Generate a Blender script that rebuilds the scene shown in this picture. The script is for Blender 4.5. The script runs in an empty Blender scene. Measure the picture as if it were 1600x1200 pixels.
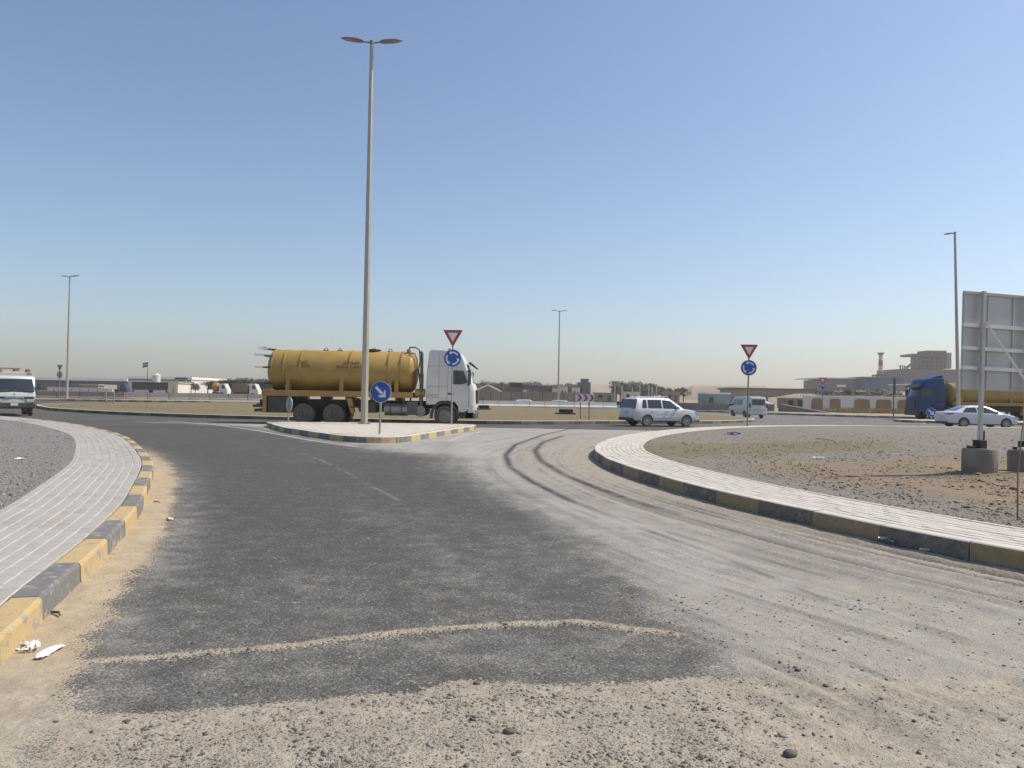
import bpy, bmesh, math, random
import numpy as np
from mathutils import Matrix, Vector
random.seed(7); RNG = np.random.default_rng(7)
R = math.radians
scene = bpy.context.scene
COL = scene.collection

# ---------------------------------------------------------------- camera
CAM_H = 1.6; FPX = 1200.0; PITCH = math.atan(17/1200); ROLL = R(1.0)
cam_data = bpy.data.cameras.new('camera'); cam_data.sensor_width = 36.0
cam_data.lens = 36.0*FPX/1600.0; cam_data.clip_start = 0.05; cam_data.clip_end = 20000
cam = bpy.data.objects.new('camera', cam_data); COL.objects.link(cam)
CAM_R = Matrix.Rotation(math.pi/2+PITCH, 4, 'X') @ Matrix.Rotation(ROLL, 4, 'Z')
cam.matrix_world = Matrix.Translation((0, 0, CAM_H)) @ CAM_R
scene.camera = cam

# ---------------------------------------------------------------- sky and sun
SUN_EL, SUN_AZ = R(50), R(12)          # azimuth measured from +X towards +Y
world = bpy.data.worlds.new('World'); scene.world = world; world.use_nodes = True
wn = world.node_tree.nodes; wl = world.node_tree.links
bg = wn['Background']
sky = wn.new('ShaderNodeTexSky'); sky.sky_type = 'NISHITA'; sky.sun_disc = False
sky.sun_elevation = SUN_EL; sky.sun_rotation = math.pi/2 - SUN_AZ
sky.air_density = 1.0; sky.dust_density = 1.1; sky.ozone_density = 2.5; sky.altitude = 0
wl.new(sky.outputs[0], bg.inputs[0]); bg.inputs[1].default_value = 0.148
sd = bpy.data.lights.new('sun', 'SUN'); sd.energy = 4.6; sd.angle = R(0.6); sd.color = (1.0, 0.92, 0.81)
sun = bpy.data.objects.new('sun', sd); COL.objects.link(sun)
sdir = Vector((math.cos(SUN_EL)*math.cos(SUN_AZ), math.cos(SUN_EL)*math.sin(SUN_AZ), math.sin(SUN_EL)))
sun.rotation_euler = sdir.to_track_quat('Z', 'Y').to_euler(); sun.location = (60, 20, 80)
vs = scene.view_settings; vs.view_transform = 'Standard'; vs.look = 'None'; vs.gamma = 1; vs.exposure = 0.0
scene.cycles.volume_bounces = 0
scene.cycles.max_bounces = 6

# ---------------------------------------------------------------- helpers
def ray(px, py):
    return CAM_R.to_3x3() @ Vector(((px-800)/FPX, (600-py)/FPX, -1))
def at(px, py, z=0.0):
    d = ray(px, py); t = (z-CAM_H)/d.z; return (d.x*t, d.y*t)
def far(px, py, Y):
    """a point of the place seen at (px,py) that lies Y metres ahead"""
    d = ray(px, py); t = Y/d.y; return Vector((d.x*t, Y, CAM_H+d.z*t))

def tag(o, label=None, cat=None, group=None, kind=None):
    if label: o['label'] = label
    if cat: o['category'] = cat
    if group: o['group'] = group
    if kind: o['kind'] = kind
    return o
def empty(name, loc=(0, 0, 0), rz=0.0, label=None, cat=None, group=None, kind=None):
    o = bpy.data.objects.new(name, None); o.empty_display_size = 0.3
    o.location = loc; o.rotation_euler = (0, 0, rz); COL.objects.link(o)
    return tag(o, label, cat, group, kind)
def link(name, me, parent=None):
    o = bpy.data.objects.new(name, me); COL.objects.link(o)
    if parent is not None: o.parent = parent
    return o
def copy_tree(o, parent=None):
    c = o.copy(); COL.objects.link(c); c.parent = parent
    for ch in list(o.children): copy_tree(ch, c)
    return c

ORD = ['first', 'second', 'third', 'fourth', 'fifth', 'sixth', 'seventh', 'eighth', 'ninth', 'tenth', 'eleventh', 'twelfth', 'thirteenth', 'fourteenth', 'fifteenth', 'sixteenth', 'seventeenth', 'eighteenth', 'nineteenth', 'twentieth', 'twenty-first', 'twenty-second', 'twenty-third']
class MB:
    """collects faces; build() makes ONE mesh object"""
    def __init__(s): s.v = []; s.f = []; s.mi = []; s.cur = 0
    def face(s, pts):
        n = len(s.v); s.v += [tuple(p) for p in pts]; s.f.append(tuple(range(n, n+len(pts)))); s.mi.append(s.cur); return s
    def mesh(s, vs, fs):
        n = len(s.v); s.v += [tuple(p) for p in vs]; s.f += [tuple(i+n for i in f) for f in fs]; s.mi += [s.cur]*len(fs); return s
    def box(s, x0, x1, y0, y1, z0, z1, bev=0.0):
        if bev <= 0:
            v = [(x, y, z) for x in (x0, x1) for y in (y0, y1) for z in (z0, z1)]
            return s.mesh(v, [(0,1,3,2),(4,6,7,5),(0,4,5,1),(2,3,7,6),(0,2,6,4),(1,5,7,3)])
        b = min(bev, (x1-x0)*.49, (y1-y0)*.49, (z1-z0)*.49); bm = bmesh.new()
        bmesh.ops.create_cube(bm, size=1.0)
        for v in bm.verts:
            v.co = Vector(((x0+x1)/2+v.co.x*(x1-x0), (y0+y1)/2+v.co.y*(y1-y0), (z0+z1)/2+v.co.z*(z1-z0)))
        bmesh.ops.bevel(bm, geom=bm.edges[:], offset=b, segments=2, affect='EDGES', profile=.5)
        return s.frombm(bm)
    def frombm(s, bm):
        bm.verts.index_update(); s.mesh([v.co[:] for v in bm.verts], [[v.index for v in f.verts] for f in bm.faces]); bm.free(); return s
    def obox(s, c, ax, ay, az):
        """oriented box: centre, three half-axis vectors"""
        c, ax, ay, az = map(Vector, (c, ax, ay, az))
        v = [c+i*ax+j*ay+k*az for i in (-1, 1) for j in (-1, 1) for k in (-1, 1)]
        return s.mesh(v, [(0,1,3,2),(4,6,7,5),(0,4,5,1),(2,3,7,6),(0,2,6,4),(1,5,7,3)])
    def cyl(s, p0, p1, r0, r1=None, n=16, cap=True):
        r1 = r0 if r1 is None else r1; p0 = Vector(p0); p1 = Vector(p1); d = (p1-p0).normalized()
        u = d.orthogonal().normalized(); w = d.cross(u); vs = []
        for p, r in ((p0, r0), (p1, r1)):
            for i in range(n):
                a = 2*math.pi*(i+.5)/n; vs.append(p+u*(math.cos(a)*r)+w*(math.sin(a)*r))
        fs = [(i, (i+1) % n, n+(i+1) % n, n+i) for i in range(n)]
        if cap: fs += [tuple(range(n))[::-1], tuple(range(n, 2*n))]
        return s.mesh(vs, fs)
    def tube(s, pts, r, n=8):
        pts = [Vector(p) for p in pts]; vs = []; m = len(pts); u = None
        for i, p in enumerate(pts):
            d = (pts[min(i+1, m-1)]-pts[max(i-1, 0)]).normalized()
            if u is None: u = d.orthogonal().normalized()
            u = (u-d*u.dot(d)).normalized(); w = d.cross(u); rr = r[i] if isinstance(r, (list, tuple)) else r
            for k in range(n):
                a = 2*math.pi*k/n; vs.append(p+u*(math.cos(a)*rr)+w*(math.sin(a)*rr))
        fs = [(i*n+k, i*n+(k+1) % n, (i+1)*n+(k+1) % n, (i+1)*n+k) for i in range(m-1) for k in range(n)]
        fs += [tuple(range(n))[::-1], tuple(range((m-1)*n, m*n))]
        return s.mesh(vs, fs)
    def lathe(s, prof, n=32, axis='x', c=(0, 0, 0)):
        """prof: list of (along, radius)"""
        c = Vector(c); vs = []; m = len(prof)
        for a, r in prof:
            for k in range(n):
                t = 2*math.pi*k/n; q, w = r*math.cos(t), r*math.sin(t)
                vs.append(c+(Vector((a, q, w)) if axis == 'x' else Vector((q, a, w)) if axis == 'y' else Vector((q, w, a))))
        fs = [(i*n+k, i*n+(k+1) % n, (i+1)*n+(k+1) % n, (i+1)*n+k) for i in range(m-1) for k in range(n)]
        if prof[0][1] > 1e-6: fs.append(tuple(range(n))[::-1])
        if prof[-1][1] > 1e-6: fs.append(tuple(range((m-1)*n, m*n)))
        return s.mesh(vs, fs)
    def prism(s, out, y0, y1, plane='xz'):
        """outline extruded; plane xz -> along y, xy -> along z, yz -> along x"""
        n = len(out)
        def P(a, b, c): return (a, c, b) if plane == 'xz' else (a, b, c) if plane == 'xy' else (c, a, b)
        vs = [P(a, b, y0) for a, b in out]+[P(a, b, y1) for a, b in out]
        return s.mesh(vs, [tuple(range(n)), tuple(range(n, 2*n))[::-1]]+[(i, n+i, n+(i+1) % n, (i+1) % n) for i in range(n)])
    def loft(s, rings, cap=True):
        n = len(rings[0]); vs = [p for r in rings for p in r]; m = len(rings)
        fs = [(i*n+k, i*n+(k+1) % n, (i+1)*n+(k+1) % n, (i+1)*n+k) for i in range(m-1) for k in range(n)]
        if cap: fs += [tuple(range(n))[::-1], tuple(range((m-1)*n, m*n))]
        return s.mesh(vs, fs)
    def to_mesh(s, name, mats, smooth=None):
        me = bpy.data.meshes.new(name); me.from_pydata(s.v, [], s.f)
        for m in (mats if isinstance(mats, (list, tuple)) else [mats]): me.materials.append(m)
        if any(s.mi): me.polygons.foreach_set('material_index', s.mi)
        bm = bmesh.new(); bm.from_mesh(me)
        bmesh.ops.remove_doubles(bm, verts=bm.verts[:], dist=1e-5)
        bmesh.ops.recalc_face_normals(bm, faces=bm.faces[:]); bm.to_mesh(me); bm.free()
        if smooth: me.shade_smooth(); me.set_sharp_from_angle(angle=R(smooth))
        return me
    def build(s, name, mats, parent=None, smooth=None, loc=None):
        o = link(name, s.to_mesh(name, mats, smooth), parent)
        if loc is not None: o.location = loc
        return o

def grid_mesh(name, X, Y, Z, mat, attrs=None, smooth=True):
    """X,Y,Z: 2-D arrays"""
    r, c = X.shape; me = bpy.data.meshes.new(name); nv = r*c
    me.vertices.add(nv); co = np.stack([X, Y, Z], -1).reshape(-1).astype(np.float32); me.vertices.foreach_set('co', co)
    idx = np.arange(nv).reshape(r, c)
    q = np.stack([idx[:-1, :-1], idx[:-1, 1:], idx[1:, 1:], idx[1:, :-1]], -1).reshape(-1, 4); nf = len(q)
    me.loops.add(nf*4); me.loops.foreach_set('vertex_index', q.reshape(-1).astype(np.int32))
    me.polygons.add(nf); me.polygons.foreach_set('loop_start', np.arange(0, nf*4, 4, dtype=np.int32))
    me.polygons.foreach_set('loop_total', np.full(nf, 4, dtype=np.int32))
    me.materials.append(mat); me.update(calc_edges=True)
    for k, a in (attrs or {}).items():
        at_ = me.attributes.new(k, 'FLOAT', 'POINT'); at_.data.foreach_set('value', a.reshape(-1).astype(np.float32))
    if smooth: me.shade_smooth()
    o = link(name, me); return o

def fbm(x, y, octv=4, seed=0):
    """value noise, 0..1"""
    out = np.zeros_like(x, dtype=float); amp = .5; tot = 0
    for o in range(octv):
        xi = np.floor(x).astype(np.int64); yi = np.floor(y).astype(np.int64); fx = x-xi; fy = y-yi
        fx = fx*fx*(3-2*fx); fy = fy*fy*(3-2*fy)
        def h(a, b):
            n = (a*374761393+b*668265263+(seed+o)*974634777) & 0xFFFFFFFF
            n = ((n ^ (n >> 13))*1274126177) & 0xFFFFFFFF; n = n ^ (n >> 16); return (n & 0xFFFF)/65535.0
        v = (h(xi, yi)*(1-fx)+h(xi+1, yi)*fx)*(1-fy)+(h(xi, yi+1)*(1-fx)+h(xi+1, yi+1)*fx)*fy
        out += amp*v; tot += amp; amp *= .5; x = x*2.03+11.7; y = y*2.03+5.3
    return out/tot
def sstep(a, b, x):
    t = np.clip((x-a)/(b-a), 0, 1); return t*t*(3-2*t)
def dist_poly(X, Y, poly, signed=False):
    """distance to an open polyline; signed: positive to the right of its direction"""
    best = np.full(X.shape, 1e9); sg = np.ones(X.shape)
    for (ax, ay), (bx, by) in zip(poly[:-1], poly[1:]):
        dx, dy = bx-ax, by-ay; L = dx*dx+dy*dy
        t = np.clip(((X-ax)*dx+(Y-ay)*dy)/L, 0, 1); qx = X-(ax+t*dx); qy = Y-(ay+t*dy); d = np.hypot(qx, qy)
        m = d < best; best = np.where(m, d, best)
        if signed: sg = np.where(m, np.where(dx*(Y-ay)-dy*(X-ax) < 0, 1.0, -1.0), sg)
    return best*sg if signed else best
def catmull(pts, n=10, closed=False):
    P = [np.array(p[:2], float) for p in pts]; out = []; m = len(P)
    for i in range(m if closed else m-1):
        g = lambda k: P[k % m] if closed else P[min(max(k, 0), m-1)]
        p0, p1, p2, p3 = g(i-1), g(i), g(i+1), g(i+2)
        for j in range(n):
            t = j/n; out.append(.5*((2*p1)+(-p0+p2)*t+(2*p0-5*p1+4*p2-p3)*t*t+(-p0+3*p1-3*p2+p3)*t**3))
    out.append(P[0] if closed else P[-1]); return np.array(out)
class Path:
    """arc-length path; at(s,t): point s along, offset t to its LEFT"""
    def __init__(s, pts, closed=False, smooth=True):
        s.p = catmull(pts, 12, closed) if smooth else np.array(pts, float)
        d = np.hypot(*np.diff(s.p, axis=0).T); s.s = np.concatenate([[0], np.cumsum(d)]); s.L = s.s[-1]
    def pos(s, u):
        return np.array([np.interp(u, s.s, s.p[:, 0]), np.interp(u, s.s, s.p[:, 1])])
    def at(s, u, t=0.0):
        a, b = s.pos(max(u-.25, 0)), s.pos(min(u+.25, s.L)); d = (b-a)/max(np.hypot(*(b-a)), 1e-6)
        p = s.pos(u)+np.array([-d[1], d[0]])*t; return p, math.atan2(d[1], d[0])

# ---------------------------------------------------------------- materials
MATS = {}
def nmat(name):
    m = bpy.data.materials.new(name); m.use_nodes = True; nt = m.node_tree
    return m, nt, nt.nodes, nt.links, nt.nodes['Principled BSDF']
def mat(name, col, rough=.5, metal=0.0, var=.10, scale=6.0, bump=0.0, bscale=60.0, dust=0.0, coat=0.0, spec=.5, dcol=(.42, .36, .27)):
    """base colour with soft noise variation, optional dust film and fine bump"""
    if name in MATS: return MATS[name]
    m, nt, N, Lk, b = nmat(name)
    tc = N.new('ShaderNodeTexCoord'); no = N.new('ShaderNodeTexNoise'); no.inputs['Scale'].default_value = scale; no.inputs['Detail'].default_value = 6
    Lk.new(tc.outputs['Object'], no.inputs['Vector'])
    mr = N.new('ShaderNodeMapRange'); mr.inputs[1].default_value = .3; mr.inputs[2].default_value = .7
    mr.inputs[3].default_value = 1-var; mr.inputs[4].default_value = 1+var; Lk.new(no.outputs[0], mr.inputs[0])
    mx = N.new('ShaderNodeVectorMath'); mx.operation = 'SCALE'; mx.inputs[0].default_value = col[:3]; Lk.new(mr.outputs[0], mx.inputs['Scale'])
    out = mx.outputs[0]
    if dust > 0:
        n2 = N.new('ShaderNodeTexNoise'); n2.inputs['Scale'].default_value = scale*.45; n2.inputs['Detail'].default_value = 8; n2.inputs['Roughness'].default_value = .7
        Lk.new(tc.outputs['Object'], n2.inputs['Vector'])
        m2 = N.new('ShaderNodeMapRange'); m2.inputs[1].default_value = .35; m2.inputs[2].default_value = .75; m2.inputs[3].default_value = dust*.3; m2.inputs[4].default_value = dust
        Lk.new(n2.outputs[0], m2.inputs[0]); mi = N.new('ShaderNodeMix'); mi.data_type = 'RGBA'
        Lk.new(m2.outputs[0], mi.inputs[0]); Lk.new(out, mi.inputs[6]); mi.inputs[7].default_value = (*dcol, 1); out = mi.outputs[2]
    Lk.new(out, b.inputs['Base Color']); b.inputs['Roughness'].default_value = rough; b.inputs['Metallic'].default_value = metal
    b.inputs['Specular IOR Level'].default_value = spec
    if coat: b.inputs['Coat Weight'].default_value = coat; b.inputs['Coat Roughness'].default_value = .08
    if bump:
        n3 = N.new('ShaderNodeTexNoise'); n3.inputs['Scale'].default_value = bscale; n3.inputs['Detail'].default_value = 5; Lk.new(tc.outputs['Object'], n3.inputs['Vector'])
        bp = N.new('ShaderNodeBump'); bp.inputs['Strength'].default_value = bump; bp.inputs['Distance'].default_value = .02
        Lk.new(n3.outputs[0], bp.inputs['Height']); Lk.new(bp.outputs[0], b.inputs['Normal'])
    MATS[name] = m; return m
def glassmat(name, tint=(.03, .04, .045), rough=.04):
    """vehicle glass: dark tinted, glossy"""
    if name in MATS: return MATS[name]
    m, nt, N, Lk, b = nmat(name); b.inputs['Base Color'].default_value = (*tint, 1); b.inputs['Roughness'].default_value = rough
    b.inputs['Coat Weight'].default_value = .5; b.inputs['Coat Roughness'].default_value = .02; MATS[name] = m; return m

def mathn(nt, op, a, b=None, clamp=False):
    n = nt.nodes.new('ShaderNodeMath'); n.operation = op; n.use_clamp = clamp
    for i, v in ((0, a), (1, b)):
        if v is None: continue
        if isinstance(v, (int, float)): n.inputs[i].default_value = v
        else: nt.links.new(v, n.inputs[i])
    return n.outputs[0]
def smoothn(nt, v, a, b):
    n = nt.nodes.new('ShaderNodeMapRange'); n.interpolation_type = 'SMOOTHSTEP'; nt.links.new(v, n.inputs[0])
    n.inputs[1].default_value = a; n.inputs[2].default_value = b; return n.outputs[0]
def noisen(nt, co, scale, detail=4, rough=.55):
    n = nt.nodes.new('ShaderNodeTexNoise'); n.inputs['Scale'].default_value = scale; n.inputs['Detail'].default_value = detail
    n.inputs['Roughness'].default_value = rough; nt.links.new(co, n.inputs['Vector']); return n.outputs[0]
def mixn(nt, f, a, b):
    n = nt.nodes.new('ShaderNodeMix'); n.data_type = 'RGBA'
    for i, v in ((0, f), (6, a), (7, b)):
        if isinstance(v, (int, float)): n.inputs[i].default_value = v
        elif isinstance(v, tuple): n.inputs[i].default_value = (*v, 1)
        else: nt.links.new(v, n.inputs[i])
    return n.outputs[2]
def attrn(nt, name):
    n = nt.nodes.new('ShaderNodeAttribute'); n.attribute_name = name; return n.outputs['Fac']

def road_material():
    m, nt, N, Lk, b = nmat('asphalt_dusty'); co = N.new('ShaderNodeTexCoord').outputs['Object']
    vo = N.new('ShaderNodeTexVoronoi'); vo.inputs['Scale'].default_value = 62; Lk.new(co, vo.inputs['Vector'])
    v2 = N.new('ShaderNodeTexVoronoi'); v2.inputs['Scale'].default_value = 150; Lk.new(co, v2.inputs['Vector'])
    sp = N.new('ShaderNodeSeparateColor'); Lk.new(vo.outputs['Color'], sp.inputs[0])
    n1 = noisen(nt, co, .5, 5); n2 = noisen(nt, co, 4, 6, .65); n3 = noisen(nt, co, 34, 5, .7); n4 = noisen(nt, co, 13, 6, .68)
    sand = attrn(nt, 'sand'); film = attrn(nt, 'film'); track_and_shade = attrn(nt, 'track_and_shade')
    # aggregate: each stone its own grey
    agg = mixn(nt, sp.outputs[0], (.028, .027, .025), (.066, .064, .059))
    agg = mixn(nt, mathn(nt, 'MULTIPLY', smoothn(nt, v2.outputs['Distance'], .25, .75), .5), agg, (.17, .165, .15))
    agg = mixn(nt, smoothn(nt, n1, .35, .7), agg, mixn(nt, .35, agg, (.10, .10, .095)))
    # grey dust film lying in the voids of the surface
    hollow = mathn(nt, 'MULTIPLY', mathn(nt, 'SUBTRACT', vo.outputs['Distance'], .42), .46)
    nn = mathn(nt, 'ADD', mathn(nt, 'MULTIPLY', mathn(nt, 'SUBTRACT', n2, .5), .7), mathn(nt, 'MULTIPLY', mathn(nt, 'SUBTRACT', n3, .5), .36))
    f1 = smoothn(nt, mathn(nt, 'ADD', mathn(nt, 'ADD', film, nn), hollow), .16, 1.0)
    c = mixn(nt, f1, agg, (.39, .37, .325))
    big = mathn(nt, 'GREATER_THAN', sp.outputs[1], .55)
    f2 = smoothn(nt, mathn(nt, 'ADD', mathn(nt, 'ADD', sand, mathn(nt, 'MULTIPLY', nn, .9)), mathn(nt, 'SUBTRACT', mathn(nt, 'MULTIPLY', hollow, 2.5), mathn(nt, 'MULTIPLY', big, .12))), .38, .62)
    sandc = mixn(nt, smoothn(nt, n2, .3, .7), (.36, .305, .235), (.46, .40, .315))
    sandc = mixn(nt, smoothn(nt, n3, .35, .75), sandc, (.30, .26, .20))
    sandc = mixn(nt, mathn(nt, 'MULTIPLY', smoothn(nt, n4, .52, .68), .55), sandc, (.25, .215, .165))
    sandc = mixn(nt, attrn(nt, 'warm'), sandc, mixn(nt, smoothn(nt, n2, .3, .7), (.395, .315, .205), (.475, .385, .26)))
    c = mixn(nt, f2, c, sandc)
    t = mathn(nt, 'MULTIPLY', track_and_shade, smoothn(nt, mathn(nt, 'ADD', n3, mathn(nt, 'MULTIPLY', n2, .6)), .45, .95), True)
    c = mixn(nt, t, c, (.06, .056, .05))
    Lk.new(c, b.inputs['Base Color']); b.inputs['Roughness'].default_value = .88; b.inputs['Specular IOR Level'].default_value = .25
    inv = mathn(nt, 'SUBTRACT', 1.0, f2)
    h = mathn(nt, 'ADD', mathn(nt, 'MULTIPLY', mathn(nt, 'MULTIPLY', mathn(nt, 'SUBTRACT', 1.0, vo.outputs['Distance']), inv), 1.0), mathn(nt, 'ADD', mathn(nt, 'MULTIPLY', n3, .9), mathn(nt, 'MULTIPLY', mathn(nt, 'MULTIPLY', n4, f2), 3.0)))
    bp = N.new('ShaderNodeBump'); bp.inputs['Strength'].default_value = .6; bp.inputs['Distance'].default_value = .013
    Lk.new(h, bp.inputs['Height']); Lk.new(bp.outputs[0], b.inputs['Normal']); return m

def gravel_material(name, grey=(.265, .245, .215), dark=(.14, .13, .115), sandc=(.335, .26, .18)):
    m, nt, N, Lk, b = nmat(name); co = N.new('ShaderNodeTexCoord').outputs['Object']
    vo = N.new('ShaderNodeTexVoronoi'); vo.inputs['Scale'].default_value = 34; Lk.new(co, vo.inputs['Vector'])
    sp = N.new('ShaderNodeSeparateColor'); Lk.new(vo.outputs['Color'], sp.inputs[0])
    n1 = noisen(nt, co, .6, 6, .6); n2 = noisen(nt, co, 5, 6, .7); n3 = noisen(nt, co, 40, 4, .7)
    c = mixn(nt, sp.outputs[0], dark, tuple(min(1, x*1.35) for x in grey)); c = mixn(nt, .45, c, grey)
    c = mixn(nt, smoothn(nt, n3, .3, .8), c, tuple(x*.8 for x in grey))
    s = mathn(nt, 'ADD', attrn(nt, 'sand'), mathn(nt, 'ADD', mathn(nt, 'MULTIPLY', mathn(nt, 'SUBTRACT', n1, .5), .8), mathn(nt, 'MULTIPLY', mathn(nt, 'SUBTRACT', n2, .5), .8)))
    sc = mixn(nt, smoothn(nt, n2, .3, .7), tuple(x*.72 for x in sandc), sandc)
    sc = mixn(nt, mathn(nt, 'MULTIPLY', smoothn(nt, n3, .45, .75), .5), sc, tuple(x*.55 for x in sandc))
    f = mathn(nt, 'MULTIPLY', smoothn(nt, s, .2, .85), .95); c = mixn(nt, f, c, sc)
    g = mathn(nt, 'MULTIPLY', attrn(nt, 'grass'), smoothn(nt, mathn(nt, 'ADD', n2, mathn(nt, 'MULTIPLY', n3, .4)), .55, .85))
    c = mixn(nt, g, c, (.17, .145, .06))
    Lk.new(c, b.inputs['Base Color']); b.inputs['Roughness'].default_value = .95; b.inputs['Specular IOR Level'].default_value = .15
    bp = N.new('ShaderNodeBump'); bp.inputs['Strength'].default_value = .7; bp.inputs['Distance'].default_value = .025
    Lk.new(mathn(nt, 'ADD', mathn(nt, 'SUBTRACT', 1.0, vo.outputs['Distance']), n3), bp.inputs['Height']); Lk.new(bp.outputs[0], b.inputs['Normal']); return m

def kerb_paint(name, col, chip=.62, dirt=.3):
    '''road paint on concrete: flaked, scuffed and dusty'''
    m, nt, N, Lk, b = nmat(name); co = N.new('ShaderNodeTexCoord').outputs['Object']
    n1 = noisen(nt, co, 2.2, 6, .6); n2 = noisen(nt, co, 11, 8, .72); n3 = noisen(nt, co, 45, 4, .6)
    c = mixn(nt, smoothn(nt, n1, .3, .7), tuple(x*.86 for x in col), tuple(min(1, x*1.1) for x in col))
    c = mixn(nt, smoothn(nt, mathn(nt, 'ADD', n2, mathn(nt, 'MULTIPLY', mathn(nt, 'SUBTRACT', n1, .5), .6)), chip, chip+.05), c, (.33, .31, .27))
    c = mixn(nt, mathn(nt, 'MULTIPLY', smoothn(nt, mathn(nt, 'ADD', n1, mathn(nt, 'MULTIPLY', n3, .3)), .55, .9), dirt), c, (.10, .09, .075))
    c = mixn(nt, mathn(nt, 'MULTIPLY', smoothn(nt, n2, .25, .65), dirt*.8), c, (.40, .34, .25))
    Lk.new(c, b.inputs['Base Color']); b.inputs['Roughness'].default_value = .85; b.inputs['Specular IOR Level'].default_value = .25
    bp = N.new('ShaderNodeBump'); bp.inputs['Strength'].default_value = .5; bp.inputs['Distance'].default_value = .012
    Lk.new(mathn(nt, 'ADD', n2, mathn(nt, 'MULTIPLY', n3, .5)), bp.inputs['Height']); Lk.new(bp.outputs[0], b.inputs['Normal']); return m

def boolean_cut(o, cutters):
    for c in cutters:
        md = o.modifiers.new('cut', 'BOOLEAN'); md.operation = 'DIFFERENCE'; md.object = c; md.solver = 'EXACT'
    bpy.context.view_layer.update(); dg = bpy.context.evaluated_depsgraph_get()
    me = bpy.data.meshes.new_from_object(o.evaluated_get(dg)); o.modifiers.clear(); o.data = me
    for c in cutters: bpy.data.objects.remove(c)
    return o
def text_mesh(body, size, extr=.002, align='CENTER'):
    cu = bpy.data.curves.new('lettering', 'FONT'); cu.body = body; cu.size = size; cu.extrude = extr; cu.align_x = align; cu.align_y = 'CENTER'
    cu.resolution_u = 2
    o = bpy.data.objects.new('lettering', cu); COL.objects.link(o); bpy.context.view_layer.update()
    me = bpy.data.meshes.new_from_object(o.evaluated_get(bpy.context.evaluated_depsgraph_get())); bpy.data.objects.remove(o); return me
def lettering(body, size, m, parent, loc, rot, sx=1.0):
    me = text_mesh(body, size); me.materials.clear(); me.materials.append(m)
    o = link('lettering', me, parent); o.location = loc; o.rotation_euler = rot; o.scale = (sx, 1, 1); return o

# ================================================================ THE SETTING
M_sand = gravel_material('desert_sand', grey=(.36, .305, .225), dark=(.26, .21, .15), sandc=(.42, .34, .235))
M_gravel = gravel_material('grey_gravel', grey=(.265, .255, .235))
M_gravel2 = gravel_material('brown_grey_gravel', grey=(.27, .24, .20), dark=(.14, .125, .105))
M_island = gravel_material('dry_island_soil', grey=(.26, .215, .145), dark=(.17, .14, .09), sandc=(.33, .265, .17))
M_road = road_material()
M_yel = kerb_paint('kerb_yellow_paint', (.55, .395, .175), .56, .32)
M_blk = kerb_paint('kerb_black_paint', (.15, .158, .162), .565, .32)
M_yel2 = kerb_paint('kerb_yellow_worn', (.30, .215, .10), .58, .5)
M_blk3 = kerb_paint('kerb_black_worn', (.10, .096, .092), .60, .45)
M_yel3 = mat('kerb_yellow_faded', (.20, .155, .085), .85, var=.3, scale=3, dust=.4, dcol=(.2, .18, .15))
M_blk2 = mat('kerb_black_dull', (.07, .072, .075), .85, var=.3, scale=3, dust=.2)
M_plain = mat('kerb_plain_concrete', (.30, .28, .25), .85, var=.15, scale=4, bump=.25, bscale=35, dust=.4)
M_paver = mat('paver_concrete', (.405, .39, .36), .85, var=.10, scale=3, bump=.3, bscale=90, dust=.35)
M_paver2 = mat('paver_concrete_dull', (.39, .375, .345), .85, var=.10, scale=3, bump=.3, bscale=90, dust=.35)
M_paver4 = mat('paver_concrete_stained', (.375, .355, .32), .88, var=.2, scale=3, bump=.3, bscale=90, dust=.4)
M_paver3 = mat('paver_concrete_bright', (.58, .535, .455), .8, var=.10, scale=3, bump=.3, bscale=90, dust=.25, dcol=(.55, .49, .40))
M_joint = mat('joint_sand', (.54, .50, .43), .95, var=.35, scale=5, bump=.3)
M_line = mat('road_paint_worn', (.44, .43, .40), .8, var=.25, scale=9, dust=.5)

# ---- kerb lines traced on the ground (metres)
LK = [(-1.9, -6), (-2.05, 0), (-2.45, 2.6), (-2.84, 4.32), (-3.19, 5.39), (-3.72, 7.11), (-4.45, 9.2), (-5.27, 11.19), (-6.72, 14.48), (-8.15, 17.2),
      (-9.9, 20.3), (-11.5, 22.9), (-13.4, 25.5), (-16.6, 29.4), (-20.0, 32.8), (-24.3, 36.3), (-30, 39.5), (-38, 42.3), (-50, 44.6), (-66, 46)]
RK = [(66, 47.2), (48, 46.2), (38, 45.6), (29.6, 44.65), (19.9, 43.6), (13.8, 41.0), (9.9, 37.6), (7.2, 33.9), (5.0, 29.9), (3.5, 26.2), (2.6, 22.9), (2.2, 20.4),
      (2.12, 18.6), (2.2, 16.6), (2.45, 14.7), (2.92, 12.3), (3.5, 10.4), (3.84, 9.5), (4.18, 8.6), (4.55, 7.8), (4.9, 7.15), (5.4, 6.2), (6.3, 4.4), (7.4, 2), (8.9, -1.5), (10.8, -6)]
CENTRAL = [(-13.3, 42.3), (-7, 41.2), (-1.3, 41.3), (2, 42.4), (5.5, 44.6), (11.1, 47.4), (13.4, 49.2), (16, 52), (17.6, 55.5), (18, 60), (17, 68), (12, 78), (2, 87), (-10, 90),
           (-25, 88), (-34, 82), (-39, 72), (-38, 62), (-32.5, 53.5), (-28.3, 49.4), (-23.1, 45.7), (-17.9, 43.4)]
ISLAND = [(-10.9, 34.3), (-10.45, 33.2), (-8.93, 30.0), (-6.82, 26.7), (-5.6, 25.0), (-4.75, 24.35), (-3.95, 24.4), (-3.4, 25.1), (-2.9, 27.6), (-2.15, 31.5), (-1.62, 34.6), (-1.75, 35.6), (-2.6, 35.95), (-6.2, 35.75), (-9.6, 35.1), (-10.5, 34.85)]
lk = Path(LK); rk = Path(RK); ck = Path(CENTRAL, closed=True); ik = Path(ISLAND, closed=True)

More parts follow.
